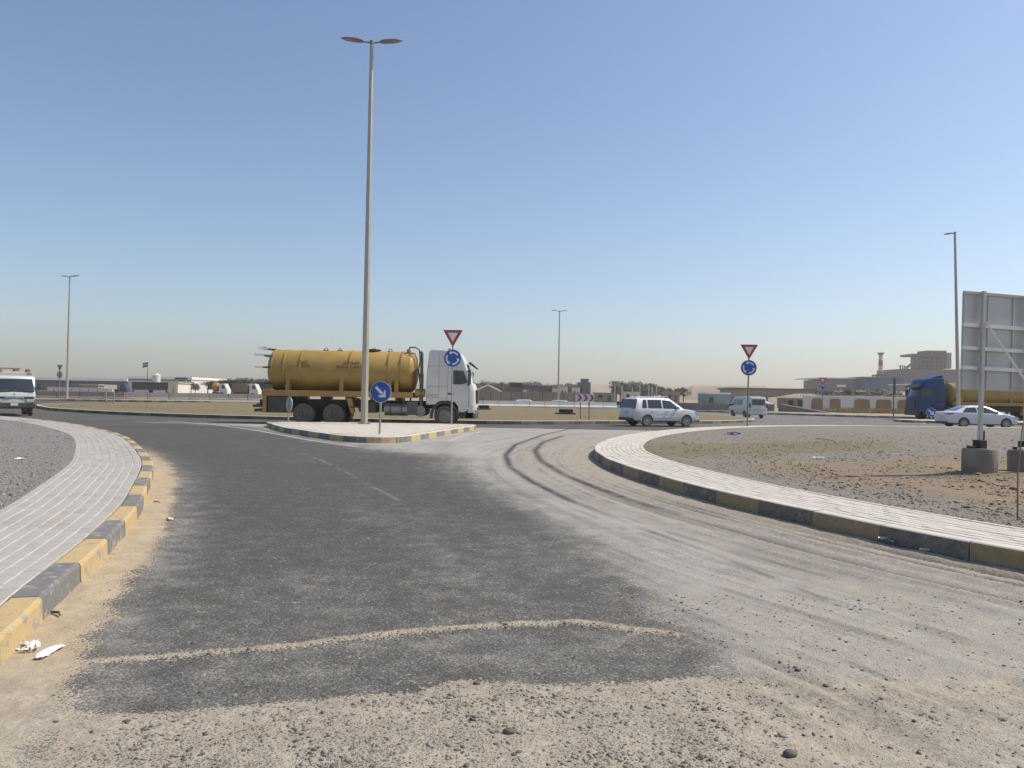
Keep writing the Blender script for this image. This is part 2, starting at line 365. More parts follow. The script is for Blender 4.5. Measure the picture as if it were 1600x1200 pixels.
# ---- the asphalt: one sheet, fine near the camera, with drifted sand and ruts as relief
def axis(lo, hi, a, b, step, grow):
    c = list(np.arange(a, b, step)); s = step; x = b
    while x < hi: c.append(x); s *= grow; x += s
    c.append(hi); s = step; x = a-step; l = []
    while x > lo: l.append(x); s *= grow; x -= s
    l.append(lo); return np.array(l[::-1]+c)
xs = axis(-85, 85, -4.2, 6.0, .031, 1.075)
ys = [-8, -4, -1, 1, 2]; y = 2.3
while y < 112: ys.append(y); y += .032*max(1, y/5)
ys = np.array(ys+[112]); XX, YY = np.meshgrid(xs, ys)
dR = dist_poly(XX, YY, [tuple(p) for p in rk.p[::3]]); dL = dist_poly(XX, YY, [tuple(p) for p in lk.p[::3]])
P_ = lambda pts, z=0: [at(x, y, z) for x, y in pts]
n_lo = fbm(XX*.8, YY*.8, 4, 1); n_md = fbm(XX*3, YY*3, 4, 2); n_hi = fbm(XX*9, YY*9, 3, 3)
wob = (n_md-.5)*.5+(n_lo-.5)*.5
sand = np.zeros_like(XX); film = np.full_like(XX, .10)+(n_lo-.5)*.18+.20*sstep(12, 5, YY); track_and_shade = np.zeros_like(XX); Z = np.zeros_like(XX)
# sand swept against the left kerb, wider near the camera
wl_ = .24+.16*sstep(5.4, 3.6, YY)+(n_md-.5)*.22
sand = np.maximum(sand, 1.05*sstep(wl_+.28, wl_-.05, dL)*sstep(24, 15, YY))
film = np.maximum(film, (.50+.25*(n_md-.5))*sstep(wl_+1.3, wl_-.1, dL)*sstep(28, 13, YY))
wheel = fbm(dL*.9+n_lo*.8, YY*.05, 3, 15); film += .26*(wheel-.5)+.10*(n_lo-.5)-.06*sstep(9, 13, YY)*sstep(36, 26, YY)
Z += .03*sstep(.6, 0, dL)*sstep(16, 10, YY)+.012*np.exp(-((dL-.42-.05*np.sin(YY*1.7))/.05)**2)*(n_md)*sstep(12, 8, YY)
warm = sstep(wl_+.5, wl_-.1, dL)*sstep(3.6, 5.0, YY)
Z += .012*(fbm(dL*9, YY*.4, 2, 77)-.5)*sstep(4.6, 4.0, YY)*sstep(1.6, .6, dL)
# sand lying across the road near the camera: lower sheet, then a ridge farther on
b1 = np.array(P_([(-400, 1100), (0, 1105), (100, 1100), (170, 1112), (300, 1104), (420, 1097), (560, 1082), (640, 1078), (720, 1056), (830, 1066), (900, 1066), (1000, 1060), (1080, 1055), (1200, 1052), (1700, 1050), (2300, 1050)]))
yl1 = np.interp(XX, b1[:, 0], b1[:, 1])+wob*.10
s1 = sstep(yl1+.03, yl1-.10, YY)
patch = sstep(.52, .72, fbm(XX*.9+3, YY*1.3+9, 3, 8))
low = .76-.20*sstep(.25, .9, yl1-YY)*sstep(.35, .65, n_lo)-.25*patch*sstep(.2, .5, yl1-YY)
sand = np.maximum(sand, s1*low); film = np.maximum(film, s1*.6)
b2 = np.array(P_([(60, 1042), (90, 1040), (180, 1033), (300, 1024), (420, 1013), (560, 996), (640, 988), (730, 980), (810, 975), (900, 972), (960, 980), (1040, 990)]))
yl2 = np.interp(XX, b2[:, 0], b2[:, 1])+wob*.07
inb2 = sstep(b2[0, 0]-.2, b2[0, 0]+.3, XX)*sstep(b2[-1, 0]+.35, b2[-1, 0]-.1, XX)
ridge = np.exp(-((YY-yl2)/(.055+.04*n_md))**2)*inb2
sand = np.maximum(sand, ridge*(.55+.5*n_md)); Z += .010*ridge
strip = sstep(yl2+.02, yl2-.06, YY)*sstep(yl1-.06, yl1+.06, YY)
film = np.maximum(film, strip*(.16+.30*n_md)); film = np.maximum(film, .34*n_md*sstep(yl2+1.6, yl2, YY)*sstep(yl2-.05, yl2+.05, YY))
edge = sstep(b2[0, 0]-.15, b2[0, 0]-.5, XX)*sstep(yl2+.4, yl2-.3, YY); sand = np.maximum(sand, edge*.75)
Z += .010*s1*sstep(0, .3, yl1-YY)+.006*(n_md-.5)*s1
# paler dusty half of the road to the right
CL = P_([(250, 661), (330, 665), (395, 674), (430, 680), (500, 693), (560, 703), (640, 716), (690, 745), (730, 768), (790, 805), (860, 855), (930, 920), (990, 965), (1040, 995), (1080, 1060), (1130, 1250)])
dC = dist_poly(XX, YY, CL, True)*-1.0
right = sstep(-.07, .14, dC/np.clip(YY, 3, 16)+wob*.09)
nearY = sstep(39.5, 37.0, YY)
streak = fbm(dR*7+n_lo*1.2, YY*.12+XX*.12, 4, 5); streak2 = fbm(dR*19+n_lo*2, YY*.25, 3, 6)
film = np.maximum(film, right*nearY*(.66+.36*streak)*(.8+.35*n_lo))
# tan sand between the turning track and the right kerb
DL = P_([(1010, 661), (900, 667), (845, 679), (805, 695), (790, 710), (797, 730), (830, 752), (890, 782), (990, 818), (1100, 858), (1200, 898), (1300, 938), (1400, 985), (1500, 1030), (1620, 1085), (1900, 1200)])
dD = dist_poly(XX, YY, DL, True)*-1.0
zone = sstep(-.10, .35, dD+wob*.5*np.clip(YY/10, .4, 1))*sstep(37, 30, YY)
sand = np.maximum(sand, zone*(.17+.42*streak+.30*(streak2-.5)+.28*sstep(1.3, .2, dR)))
film = np.maximum(film, zone*.75)
bot = right*sstep(9, 5.5, YY)*(.03+.5*streak+.4*(n_lo-.4)+.2*(streak2-.5)); sand = np.maximum(sand, bot)
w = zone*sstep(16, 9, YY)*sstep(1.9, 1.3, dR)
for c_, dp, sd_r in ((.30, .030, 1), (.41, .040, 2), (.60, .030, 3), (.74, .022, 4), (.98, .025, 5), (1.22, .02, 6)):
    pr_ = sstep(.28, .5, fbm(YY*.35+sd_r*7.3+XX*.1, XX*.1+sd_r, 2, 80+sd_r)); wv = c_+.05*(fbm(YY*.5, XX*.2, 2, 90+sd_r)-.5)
    gv = np.exp(-((dR-wv)/.042)**2)*pr_*w; Z += -1.3*dp*gv+.6*dp*np.exp(-((dR-wv-.085)/.05)**2)*pr_*w; track_and_shade = np.maximum(track_and_shade, .75*gv)  # groove shade painted into the colour on top of the relief
rut = fbm(dR*7.5+n_lo*.6, YY*.10+XX*.05, 3, 11)
Z += w*(.11*(rut-.5)+.05*sstep(.30, 0, dR)*n_md)
track_and_shade = np.maximum(track_and_shade, w*.55*sstep(.47, .34, rut))+.035*sstep(.5, 0, dR)*sstep(22, 16, YY)  # low ruts also darkened in colour, as painted shade
Z += right*sstep(12, 6, YY)*.016*(streak2-.5)
track_and_shade = np.maximum(track_and_shade, right*nearY*.42*sstep(.56, .72, streak2)*sstep(.35, .6, n_md))
for ppts in ([(1060, 985), (1200, 1030), (1330, 1090), (1460, 1160)], [(1200, 985), (1330, 1035), (1500, 1110), (1600, 1160)], [(1120, 1000), (1290, 1075), (1400, 1140)]):
    dd = dist_poly(XX, YY, P_(ppts)); track_and_shade = np.maximum(track_and_shade, .5*np.exp(-(dd/.035)**2)*sstep(.3, .6, n_md)); Z -= .006*np.exp(-(dd/.05)**2)
# dark tyre tracks of the right turn
for pts, wd, k in ((P_([(1000, 661), (905, 667), (850, 679), (805, 695), (790, 711), (797, 730), (830, 752), (890, 782), (960, 808)]), .085, 1.5),
                   (P_([(880, 681), (848, 691), (836, 704), (845, 720), (880, 741), (930, 762), (1000, 788), (1060, 806)]), .095, 1.4),
                   (P_([(797, 730), (830, 753), (890, 784), (990, 820), (1100, 860), (1200, 900), (1290, 937)]), .04, .8)):
    d = dist_poly(XX, YY, pts); track_and_shade = np.maximum(track_and_shade, k*np.exp(-(d/wd)**2)*(.45+.8*n_md)*(sstep(8.0, 13.0, YY) if wd > .05 else .25+.75*sstep(.25, .5, n_md)))
for c_, wd, k, sd_r in ((1.25, .05, .8, 31), (1.5, .035, .6, 32), (1.85, .06, .7, 33), (2.15, .04, .6, 34), (2.7, .05, .45, 35), (.95, .04, .7, 36)):
    pr_ = sstep(.40, .58, fbm(YY*.3+sd_r*3.1, XX*.15+sd_r, 3, 100+sd_r)); wv = c_+.16*(fbm(YY*.22, XX*.1, 2, 120+sd_r)-.5)
    gv = np.exp(-((dR-wv)/wd)**2)*pr_*sstep(5.5, 7, YY)*sstep(24, 15, YY)*(XX > .5); track_and_shade = np.maximum(track_and_shade, k*gv*(.4+.9*n_md)); Z += -.010*gv*sstep(14, 9, YY)
d = dist_poly(XX, YY, P_([(700, 690), (690, 705), (700, 725), (725, 750)])); track_and_shade = np.maximum(track_and_shade, .25*np.exp(-(d/.35)**2))
# thin pale dust line and a faint crack
d = dist_poly(XX, YY, P_([(450, 701), (500, 718), (545, 740), (575, 757), (625, 782)])); film = np.maximum(film, .5*np.exp(-(d/.05)**2)*sstep(.25,.6,n_md))
d = dist_poly(XX, YY, P_([(1330, 945), (1400, 985), (1470, 1020), (1580, 1062)])); m_ = np.exp(-(d/.15)**2)*sstep(.46, .56, n_md)
film = np.maximum(film, m_*1.1); sand = np.where(m_ > .3, np.minimum(sand, .15), sand)
ring = sstep(36.4, 37.4, YY); film = np.where(ring > 0, film*(1-ring)+ring*(.16+.25*(n_lo-.4)+.22*sstep(5, 16, XX)), film)
Z += np.clip(sand, 0, 1)*sstep(12, 7, YY)*((fbm(XX*11, YY*11, 2, 61)-.5)*.014+(fbm(XX*4, YY*4, 2, 62)-.5)*.016)
road = grid_mesh('road', XX, YY, Z, M_road, {'sand': sand, 'film': film, 'track_and_shade': track_and_shade, 'warm': warm}); road['kind'] = 'structure'
def road_z(x, y):
    j = int(np.clip(np.searchsorted(xs, x), 1, len(xs)-1)); i = int(np.clip(np.searchsorted(ys, y), 1, len(ys)-1)); return float(Z[i, j])

# ---- desert ground to the horizon
gx = axis(-6000, 6000, -80, 80, 20, 1.35); gy = axis(-300, 9000, 60, 200, 20, 1.35); GX, GY = np.meshgrid(gx, gy)
ground = grid_mesh('ground', GX, GY, np.full_like(GX, -.06), M_sand, {'sand': .5+0*GX, 'grass': 0*GX}); ground['kind'] = 'structure'

# ---- painted edge line past the traffic island
def strip_mesh(name, path, s0, s1, w, z, m, parent=None, step=.5):
    b = MB(); n = max(2, int((s1-s0)/step)); L = []
    for i in range(n+1):
        u = s0+(s1-s0)*i/n; a, _ = path.at(u, w/2); c, _ = path.at(u, -w/2); L.append(((a[0], a[1], z), (c[0], c[1], z)))
    for p, q in zip(L[:-1], L[1:]): b.face([p[0], p[1], q[1], q[0]])
    return b.build(name, m, parent)
el = Path(P_([(262, 658), (330, 663.5), (395, 672), (430, 678), (490, 689), (560, 698.5)])); o = strip_mesh('edge_line_marking', el, 0, el.L, .14, .006, M_line); o['kind'] = 'structure'
el = Path(P_([(700, 690), (745, 676), (800, 670.5), (850, 668.8)])); o = strip_mesh('edge_line_marking', el, 0, el.L, .16, .006, M_line); o['kind'] = 'structure'
el = Path([(24, 55), (29.3, 56.4), (31.2, 58.0), (30.8, 60)]); o = strip_mesh('edge_line_marking', el, 0, el.L, .2, .006, M_line); o['kind'] = 'structure'

# ---- kerbs and pavements
def kerb_stone(path, s0, s1, side, h, wd=.2, gap=.005, top=False):
    b = MB(); n = 4; rings = []; prof = [(0, -.08), (0.010, h-.032), (.018, h-.014), (.034, h-.003), (wd-.01, h), (wd, h-.01), (wd, -.08)]
    j = random.uniform(-.006, .006)
    for i in range(n+1):
        u = s0+gap+(s1-s0-2*gap)*i/n
        ring = []
        for t, z in prof:
            p, _ = path.at(u, side*(t+j)); ring.append((p[0], p[1], z+j*.5))
        rings.append(ring)
    b.loft(rings)
    if top:
        k = len(prof)
        b.mi = [1 if (i < n*k and 2 <= i % k <= 5) else 0 for i in range(len(b.f))]
    return b
def kerb_run(parent, path, s0, s1, side, h, L, mats=None, first=0, near=None, top=False):
    n = max(1, round((s1-s0)/L)); L = (s1-s0)/n; rest = {}
    for i in range(n):
        a = s0+i*L; m = (mats or (M_yel, M_blk))[(i+first) % 2]; p = path.pos(a+L/2)
        b = kerb_stone(path, a, a+L, side, h, top=top)
        if near is None or near(p): b.build('kerb_stone', [m, M_paver3] if top else m, parent)
        else:
            q = rest.setdefault(m.name, (m, MB()))[1]; q.mesh(b.v, b.f); q.mi[-len(b.f):] = b.mi
    for m, b in rest.values(): tag(b.build('kerb_row', [m, M_paver3] if top else m, parent), kind='stuff')

def unit_paver(m):
    return MB().box(-.5, .5, -.5, .5, -.5, .5, 0).to_mesh('paver', m)
def bevel_paver(lx, ly, m):
    b = MB(); e = .006; z = .06
    r = lambda k, zz: [(-lx/2+k, -ly/2+k, zz), (lx/2-k, -ly/2+k, zz), (lx/2-k, ly/2-k, zz), (-lx/2+k, ly/2-k, zz)]
    return b.loft([r(0, 0), r(0, z-e), r(e, z)]).to_mesh('paver', m)
def pave_strip(parent, path, s0, s1, side, t0, rows, rw, ln, h, single=300, gap=.009, pm=None, jm=None):
    pm = pm or (M_paver, M_paver2, M_paver4)
    """rows of pavers along a path: the nearest ones single objects, the rest one part"""
    base = MB(); n = int((s1-s0)/.8); L = []
    for i in range(n+1):
        u = s0+(s1-s0)*i/n; a, _ = path.at(u, side*t0); c, _ = path.at(u, side*(t0+rows*rw+.10)); L.append(((a[0], a[1], h-.006), (c[0], c[1], h-.006)))
    for p, q in zip(L[:-1], L[1:]): base.face([p[0], p[1], q[1], q[0]])
    base.build('joint_bed', jm or M_joint, parent)
    cand = []
    for r in range(rows):
        t = side*(t0+(r+.5)*rw); off = ln*.5*(r % 2); u = s0+off
        while u < s1-ln:
            p, a = path.at(u+ln/2, t); cand.append((p[0]**2+p[1]**2 if (p[1] > 2.5 and abs(p[0]) < .72*p[1]+.3) else 1e9, p, a, t)); u += ln
    cand.sort(key=lambda c: c[0])
    me = [bevel_paver(ln-.003, rw-gap, m) for m in pm]
    rest = MB()
    for k, (d, p, a, t) in enumerate(cand):
        z = h-.06+random.uniform(-.003, .003)
        if k < single and d < 1e8:
            o = link('paver', me[random.choice((0, 0, 0, 1, 1, len(me)-1))], parent); o.location = (p[0], p[1], z); o.rotation_euler = (random.uniform(-.006, .006), random.uniform(-.006, .006), a+random.uniform(-.006, .006))
        else:
            c, s = math.cos(a), math.sin(a); hx, hy = (ln-.003)/2, (rw-gap)/2
            rest.cur = random.choice((0, 0, 0, 1, 1, len(pm)-1))
            T = [(p[0]+c*i-s*j, p[1]+s*i+c*j) for i, j in ((-hx, -hy), (hx, -hy), (hx, hy), (-hx, hy))]
            rest.mesh([(x, y, z+.06) for x, y in T]+[(x, y, z+.03) for x, y in T], [(0, 1, 2, 3), (0, 4, 5, 1), (1, 5, 6, 2), (2, 6, 7, 3), (3, 7, 4, 0)])
    if rest.v: tag(rest.build('paver_field', list(pm), parent), kind='stuff')
    # flush edging behind the pavers
    e = MB(); k = int((s1-s0)/.9); tt = t0+rows*rw
    for i in range(k):
        a0 = s0+i*.9; rings = []
        for j in range(3):
            u = a0+.01+.88*j/2; rings.append([(*path.at(u, side*(tt+q))[0], zz) for q, zz in ((.01, h-.1), (.01, h+.004), (.09, h+.004), (.09, h-.1))])
        e.loft(rings)
    tag(e.build('edging_row', pm[1], parent), kind='stuff')

HL, HR = .20, .22
pav_l = empty('pavement_left', kind='structure')
def s_at_y(path, y): 
    k = int(np.argmin(np.abs(path.p[:, 1]-y)+(np.abs(path.p[:, 0]) > 8)*50)); return float(path.s[k])
LS = 1.06; s_start = s_at_y(lk, 6.12)-8*LS
kerb_run(pav_l, lk, s_start, s_start+56*LS, 1, HL, LS, first=0, near=lambda p: p[0] > -14)
pave_strip(pav_l, lk, s_start, s_start+56*LS, 1, .205, 8, .137, .274, HL)
pav_r = empty('pavement_right', kind='structure')
s_b = s_at_y(rk, 9.62); LRk = 1.05; s_r0 = s_b-(int((s_b-20)/LRk)//2*2)*LRk; s_near = s_b+12*LRk
kerb_run(pav_r, rk, s_r0, s_near, 1, HR, LRk, first=0, near=lambda p: p[1] < 32, mats=(M_yel2, M_blk3), top=True)
pave_strip(pav_r, rk, s_r0, s_near, 1, .205, 8, .13, .26, HR, pm=(M_paver3, mat('paver_concrete_bright_b', (.55, .505, .43), .8, var=.08, scale=3, bump=.3, bscale=90, dust=.3, dcol=(.5, .45, .37))), jm=mat('joint_sand_grey', (.33, .30, .25), .95, var=.2), gap=.015)

isl = empty('traffic_island', kind='structure')
kerb_run(isl, ik, 0, ik.L, 1, .20, 1.0, first=0, top=True)
# island paving: real pavers clipped to the inside
def inside(p, poly):
    x, y = p; c = False; n = len(poly); j = n-1
    for i in range(n):
        if (poly[i][1] > y) != (poly[j][1] > y) and x < (poly[j][0]-poly[i][0])*(y-poly[i][1])/(poly[j][1]-poly[i][1])+poly[i][0]: c = not c
        j = i
    return c
def offset_poly(path, t, n=120): return [tuple(path.at(path.L*i/n, t)[0]) for i in range(n)]
ip = offset_poly(ik, .20); inner = offset_poly(ik, .30)
b = MB(); b.face([(x, y, .192) for x, y in ip]); b.build('joint_bed', M_joint, isl)
b = MB(); e = .1
for i in range(int(13/.21)):
    for j in range(int(14/.21)):
        x, y = -12+i*.21+(j % 2)*.105, 23.5+j*.21
        if inside((x, y), inner): b.box(x-e, x+e, y-e, y+e, .15, .2+random.uniform(-.002, .003))
tag(b.build('paver_field', M_paver3, isl), kind='stuff')

cen = empty('roundabout_island', kind='structure')
kerb_run(cen, ck, 0, ck.L, 1, .20, 1.0, near=lambda p: p[1] < 56, mats=(M_yel3, M_blk2), top=True)
cp = np.array(offset_poly(ck, .19, 160)); rings = [cp]
cc = cp.mean(0); fr = [1.0, .985, .95, .88, .78, .66, .52, .36, .18, .02]
CX = np.array([cc[0]+(cp[:, 0]-cc[0])*k for k in fr]); CY = np.array([cc[1]+(cp[:, 1]-cc[1])*k for k in fr])
CX = np.hstack([CX, CX[:, :1]]); CY = np.hstack([CY, CY[:, :1]])
hgt = np.array([0, .01, .06, .12, .16, .2, .2, .2, .2, .2])[:, None]
CZ = .195+hgt*(.5+fbm(CX*.2, CY*.2, 3, 4))*.6
o = grid_mesh('soil', CX, CY, CZ, M_island, {'sand': .35+0*CX, 'grass': .8+0*CX}); o.parent = cen

# ---- gravel ground behind the two pavements
def gravel_area(name, path, t, sgn, ymin, ymax, xlim, sandf, hmax, seed):
    pts = np.array([path.at(u, t)[0] for u in np.linspace(0, path.L, 500)]); o = np.argsort(pts[:, 1]); pts = pts[o]
    yy = []; y = ymin
    while y < ymax: yy.append(y); y += .05*max(1, y/6)
    yy = np.array(yy); x0 = np.interp(yy, pts[:, 1], pts[:, 0]); f = np.linspace(0, 1, 190)**2.2
    A = x0[:, None]+(xlim-x0)[:, None]*f[None, :]; B = np.repeat(yy[:, None], 190, 1); d = np.abs(A-x0[:, None])
    s, g, hz = sandf(A, B, d); zz = HL+.0+sstep(0, .25, d)*(hz+(fbm(A*2.2, B*2.2, 4, seed)-.5)*.07*sstep(15, 8, B)+(fbm(A*.5, B*.5, 2, seed)-.5)*.05*sstep(40, 25, B)+(fbm(A*9, B*9, 3, seed+1)-.5)*.03*sstep(13, 8, B))
    o = grid_mesh(name, A, B, zz, M_gravel if 'left' in name else M_gravel2, {'sand': s, 'grass': g}); o['kind'] = 'structure'; return o, (yy, x0, f, zz, xlim)
def left_f(A, B, d):
    return .12+.3*sstep(8, 2, B)+0*A, 0*A, -.02+.03*fbm(A*.4, B*.4, 3, 31)
def right_f(A, B, d):
    n = fbm(A*.35, B*.35, 3, 41); cy = 13.2+.12*(A-5); q = np.abs(B-cy-(n-.5)*4)
    s = sstep(5.2, 1.6, q)*sstep(.5, 1.9, d+(n-.5)*1.5); s2 = .9*sstep(3.0, 1.0, np.abs(B-21-(A-6)*.35+(n-.5)*4))*sstep(6, 3, np.abs(A-6-(n-.5)*3))
    s = np.maximum(s, .7*s2); h = .12*s*fbm(A*.8, B*.8, 3, 42)*sstep(26, 16, B)+.22*sstep(1, 9, d)*n*sstep(38, 26, B)
    return s*.95-.05, np.clip(s2*1.2+s*.4*n, 0, 1), h
_, GL = gravel_area('gravel_left', lk, .205+8*.137+.09, -1, -3, 46, -70, left_f, 0, 21)
_, GR = gravel_area('gravel_right', rk, (.205+8*.13+.09), 1, -3, 46.6, 75, right_f, 0, 22)
def area_z(G, x, y):
    yy, x0, f, zz, xl = G; i = int(np.clip(np.searchsorted(yy, y), 0, len(yy)-1)); k = (x-x0[i])/(xl-x0[i])
    return None if k < 0.0 or k > 1 else float(zz[i, int(np.clip(np.searchsorted(f, k), 0, 189))])

# ---- far kerbs and verges beyond the ring road
def verge(name, pts, h, mat_, kerb=None):
    p = Path(pts, smooth=False); e = empty(name, kind='structure'); b = MB(); n = len(pts)-1
    b.prism(pts[:-1], -.1, h, 'xy'); b.build('soil', mat_, e); return e
M_verge = mat('verge_soil', (.31, .255, .175), .95, var=.25, scale=.6, bump=.5, bscale=3)
verge('verge_far_left', [(-90, 84), (-60, 87.5), (-46, 89.5), (-36, 90.8), (-27, 97), (-20, 104), (-20, 108), (-90, 108), (-90, 84)], .15, M_verge)
fk = empty('kerb_far_left', kind='structure')
kerb_run(fk, Path([(-60, 87.2), (-46, 89.2), (-35.5, 90.5)], smooth=False), 8, 24.9, 1, .24, .84)
kerb_run(fk, Path([(-35.4, 90.5), (-27, 96.5), (-19.5, 104)], smooth=False), 0, 20, 1, .2, 1.0, mats=(M_blk, M_blk))
kerb_run(fk, Path([(-86, 84), (-60, 87.2)], smooth=False), 0, 26, 1, .2, 1.0, mats=(M_plain, M_plain))
verge('verge_far_right', [(22, 90), (26, 83), (33, 75.5), (39, 72.6), (48, 72), (110, 76), (110, 125), (22, 125), (22, 90)], .15, M_verge)
fk = empty('kerb_far_right', kind='structure')
kerb_run(fk, Path([(22, 89.8), (26, 82.8), (33, 75.2), (39, 72.3), (48, 71.7), (110, 75.7)], smooth=False), 0, 60, 1, .2, 1.0, mats=(M_plain, M_blk))
ti = [(30.3, 61), (30.6, 59.4), (31.6, 58.2), (33, 57.6), (40, 57.4), (75, 58), (75, 62.4), (40, 62.6), (33, 62.5), (31, 62)]
tp = Path(ti+[ti[0]], smooth=False); fi = empty('traffic_island_far', kind='structure'); kerb_run(fi, tp, 0, tp.L, 1, .2, 1.0, near=lambda p: p[0] < 44)
b = MB(); b.face([(x, y, .19) for x, y in offset_poly(tp, .19, 90)]); b.build('paving', M_paver3, fi)

# ---- dunes and low hills at the horizon
def hill(name, prof, Y, depth, m, seed):
    """prof: (px, py) skyline seen at distance Y"""
    W = np.array([far(px, py, Y) for px, py in prof]); X = np.linspace(W[0, 0], W[-1, 0], 150); H = np.interp(X, W[:, 0], W[:, 2])
    v = np.linspace(0, 1, 24); A = np.repeat(X[None, :], 24, 0)*(1+(v[:, None]-.5)*depth/Y); B = Y+(v[:, None]-.5)*depth+0*A
    bell = np.sin(np.pi*np.clip(v, 0, 1))[:, None]**.7; C = -1+bell*(H[None, :]+1)*(.9+.2*fbm(A/Y*40, B/Y*40, 4, seed))+bell*(fbm(A*.03, B*.03, 4, seed+1)-.5)*H[None, :]*.25
    o = grid_mesh(name, A, B, C, m, {'sand': .5+0*A, 'grass': 0*A}); o['kind'] = 'structure'
M_hill = mat('hill_sand', (.40, .31, .21), .95, var=.25, scale=.012, bump=.6, bscale=.05)
M_mesa = mat('mesa_earth', (.29, .225, .16), .95, var=.3, scale=.02, bump=.6, bscale=.08)
hill('dune_far', [(860, 614), (905, 606), (930, 601), (960, 598.5), (1000, 601), (1040, 604), (1080, 606), (1130, 602.5), (1200, 604), (1260, 606), (1330, 607), (1420, 612), (1480, 622)], 900, 260, M_hill, 51)
hill('mesa', [(1050, 616), (1074, 608), (1082, 603.2), (1100, 602.6), (1160, 602.4), (1195, 604), (1215, 609), (1250, 617)], 640, 160, M_mesa, 52)
hill('earth_bank', [(1200, 618), (1240, 611), (1290, 610), (1340, 612), (1380, 611), (1440, 613), (1500, 617), (1560, 624)], 300, 90, M_mesa, 53)

# ================================================================ STREET FURNITURE
M_galv = mat('galvanised_steel', (.36, .35, .33), .5, .6, var=.12, scale=3, dust=.25)
M_pole = mat('lamp_pole_paint', (.42, .375, .31), .5, .25, var=.08, scale=2, dust=.35)
M_dpole = mat('dull_sign_pole', (.20, .175, .15), .6, .2, var=.1, scale=2)
M_head = mat('lamp_head_grey', (.20, .205, .22), .45, .3, var=.06)
M_lens = glassmat('lamp_lens', (.25, .24, .22), .2)
M_blue = mat('sign_blue', (.010, .075, .36), .45, var=.06, scale=4, dust=.06)
M_white = mat('sign_white', (.72, .72, .72), .45, var=.05, scale=4, dust=.12)
M_red = mat('sign_red', (.42, .035, .05), .45, var=.08, scale=4, dust=.10)
M_back = mat('sign_back_aluminium', (.40, .40, .40), .5, .4, var=.10, scale=3, dust=.15)

def lamp_post(loc, h, label, rz=0.0, lean=(0, 0), heads=2, r0=.165, r1=.085):
    e = empty('street_lamp', loc, rz, label, 'street lamp', 'tall street lamps around the roundabout'); e.rotation_euler = (Matrix.Rotation(lean[1], 3, 'Y') @ Matrix.Rotation(rz, 3, 'Z')).to_euler()
    b = MB(); b.cyl((0, 0, .03), (0, 0, h), r0, r1, 8); b.build('pole', M_pole, e, smooth=30)
    b = MB(); b.box(-.27, .27, -.27, .27, 0, .035, .008); b.build('base_plate', M_galv, e)
    for sx in (-1, 1):
        for sy in (-1, 1):
            b = MB(); b.cyl((sx*.2, sy*.2, .035), (sx*.2, sy*.2, .11), .022, n=8); b.cyl((sx*.2, sy*.2, .035), (sx*.2, sy*.2, .07), .04, n=6); b.build('bolt', M_galv, e)
    b = MB(); b.cyl((0, 0, h-.02), (0, 0, h+.14), r1*1.15, r1*1.1, 12); b.build('pole_cap', M_head, e, smooth=30)
    for s in ((-1, 1) if heads == 2 else (1,)):
        b = MB(); b.tube([(0, 0, h+.05), (s*.24, 0, h+.07), (s*.42, 0, h+.10)], .038, 8); b.build('arm', M_head, e, smooth=40)
        hd = MB(); rings = []
        for u in np.linspace(0, 1, 13):
            wd = .20*(1-(2*abs(u-.42)/1.16)**2.6)+.02; th = .05+.035*math.sin(math.pi*min(1, u+.1)); x = s*(.38+.98*u); zc = h+.10+.10*u
            rings.append([(x, wd*math.cos(a), zc+th*math.sin(a)*(1.0 if math.sin(a) > 0 else .45)) for a in np.linspace(0, 2*math.pi, 14, endpoint=False)])
        hd.loft(rings); lh = hd.build('lamp_head', M_head, e, smooth=50)
        b = MB(); b.obox((s*.95, 0, h+.10+.058-.030), (s*.24, 0, .0245), (0, .12, 0), (0, 0, .006)); b.build('lens', M_lens, lh)
    return e

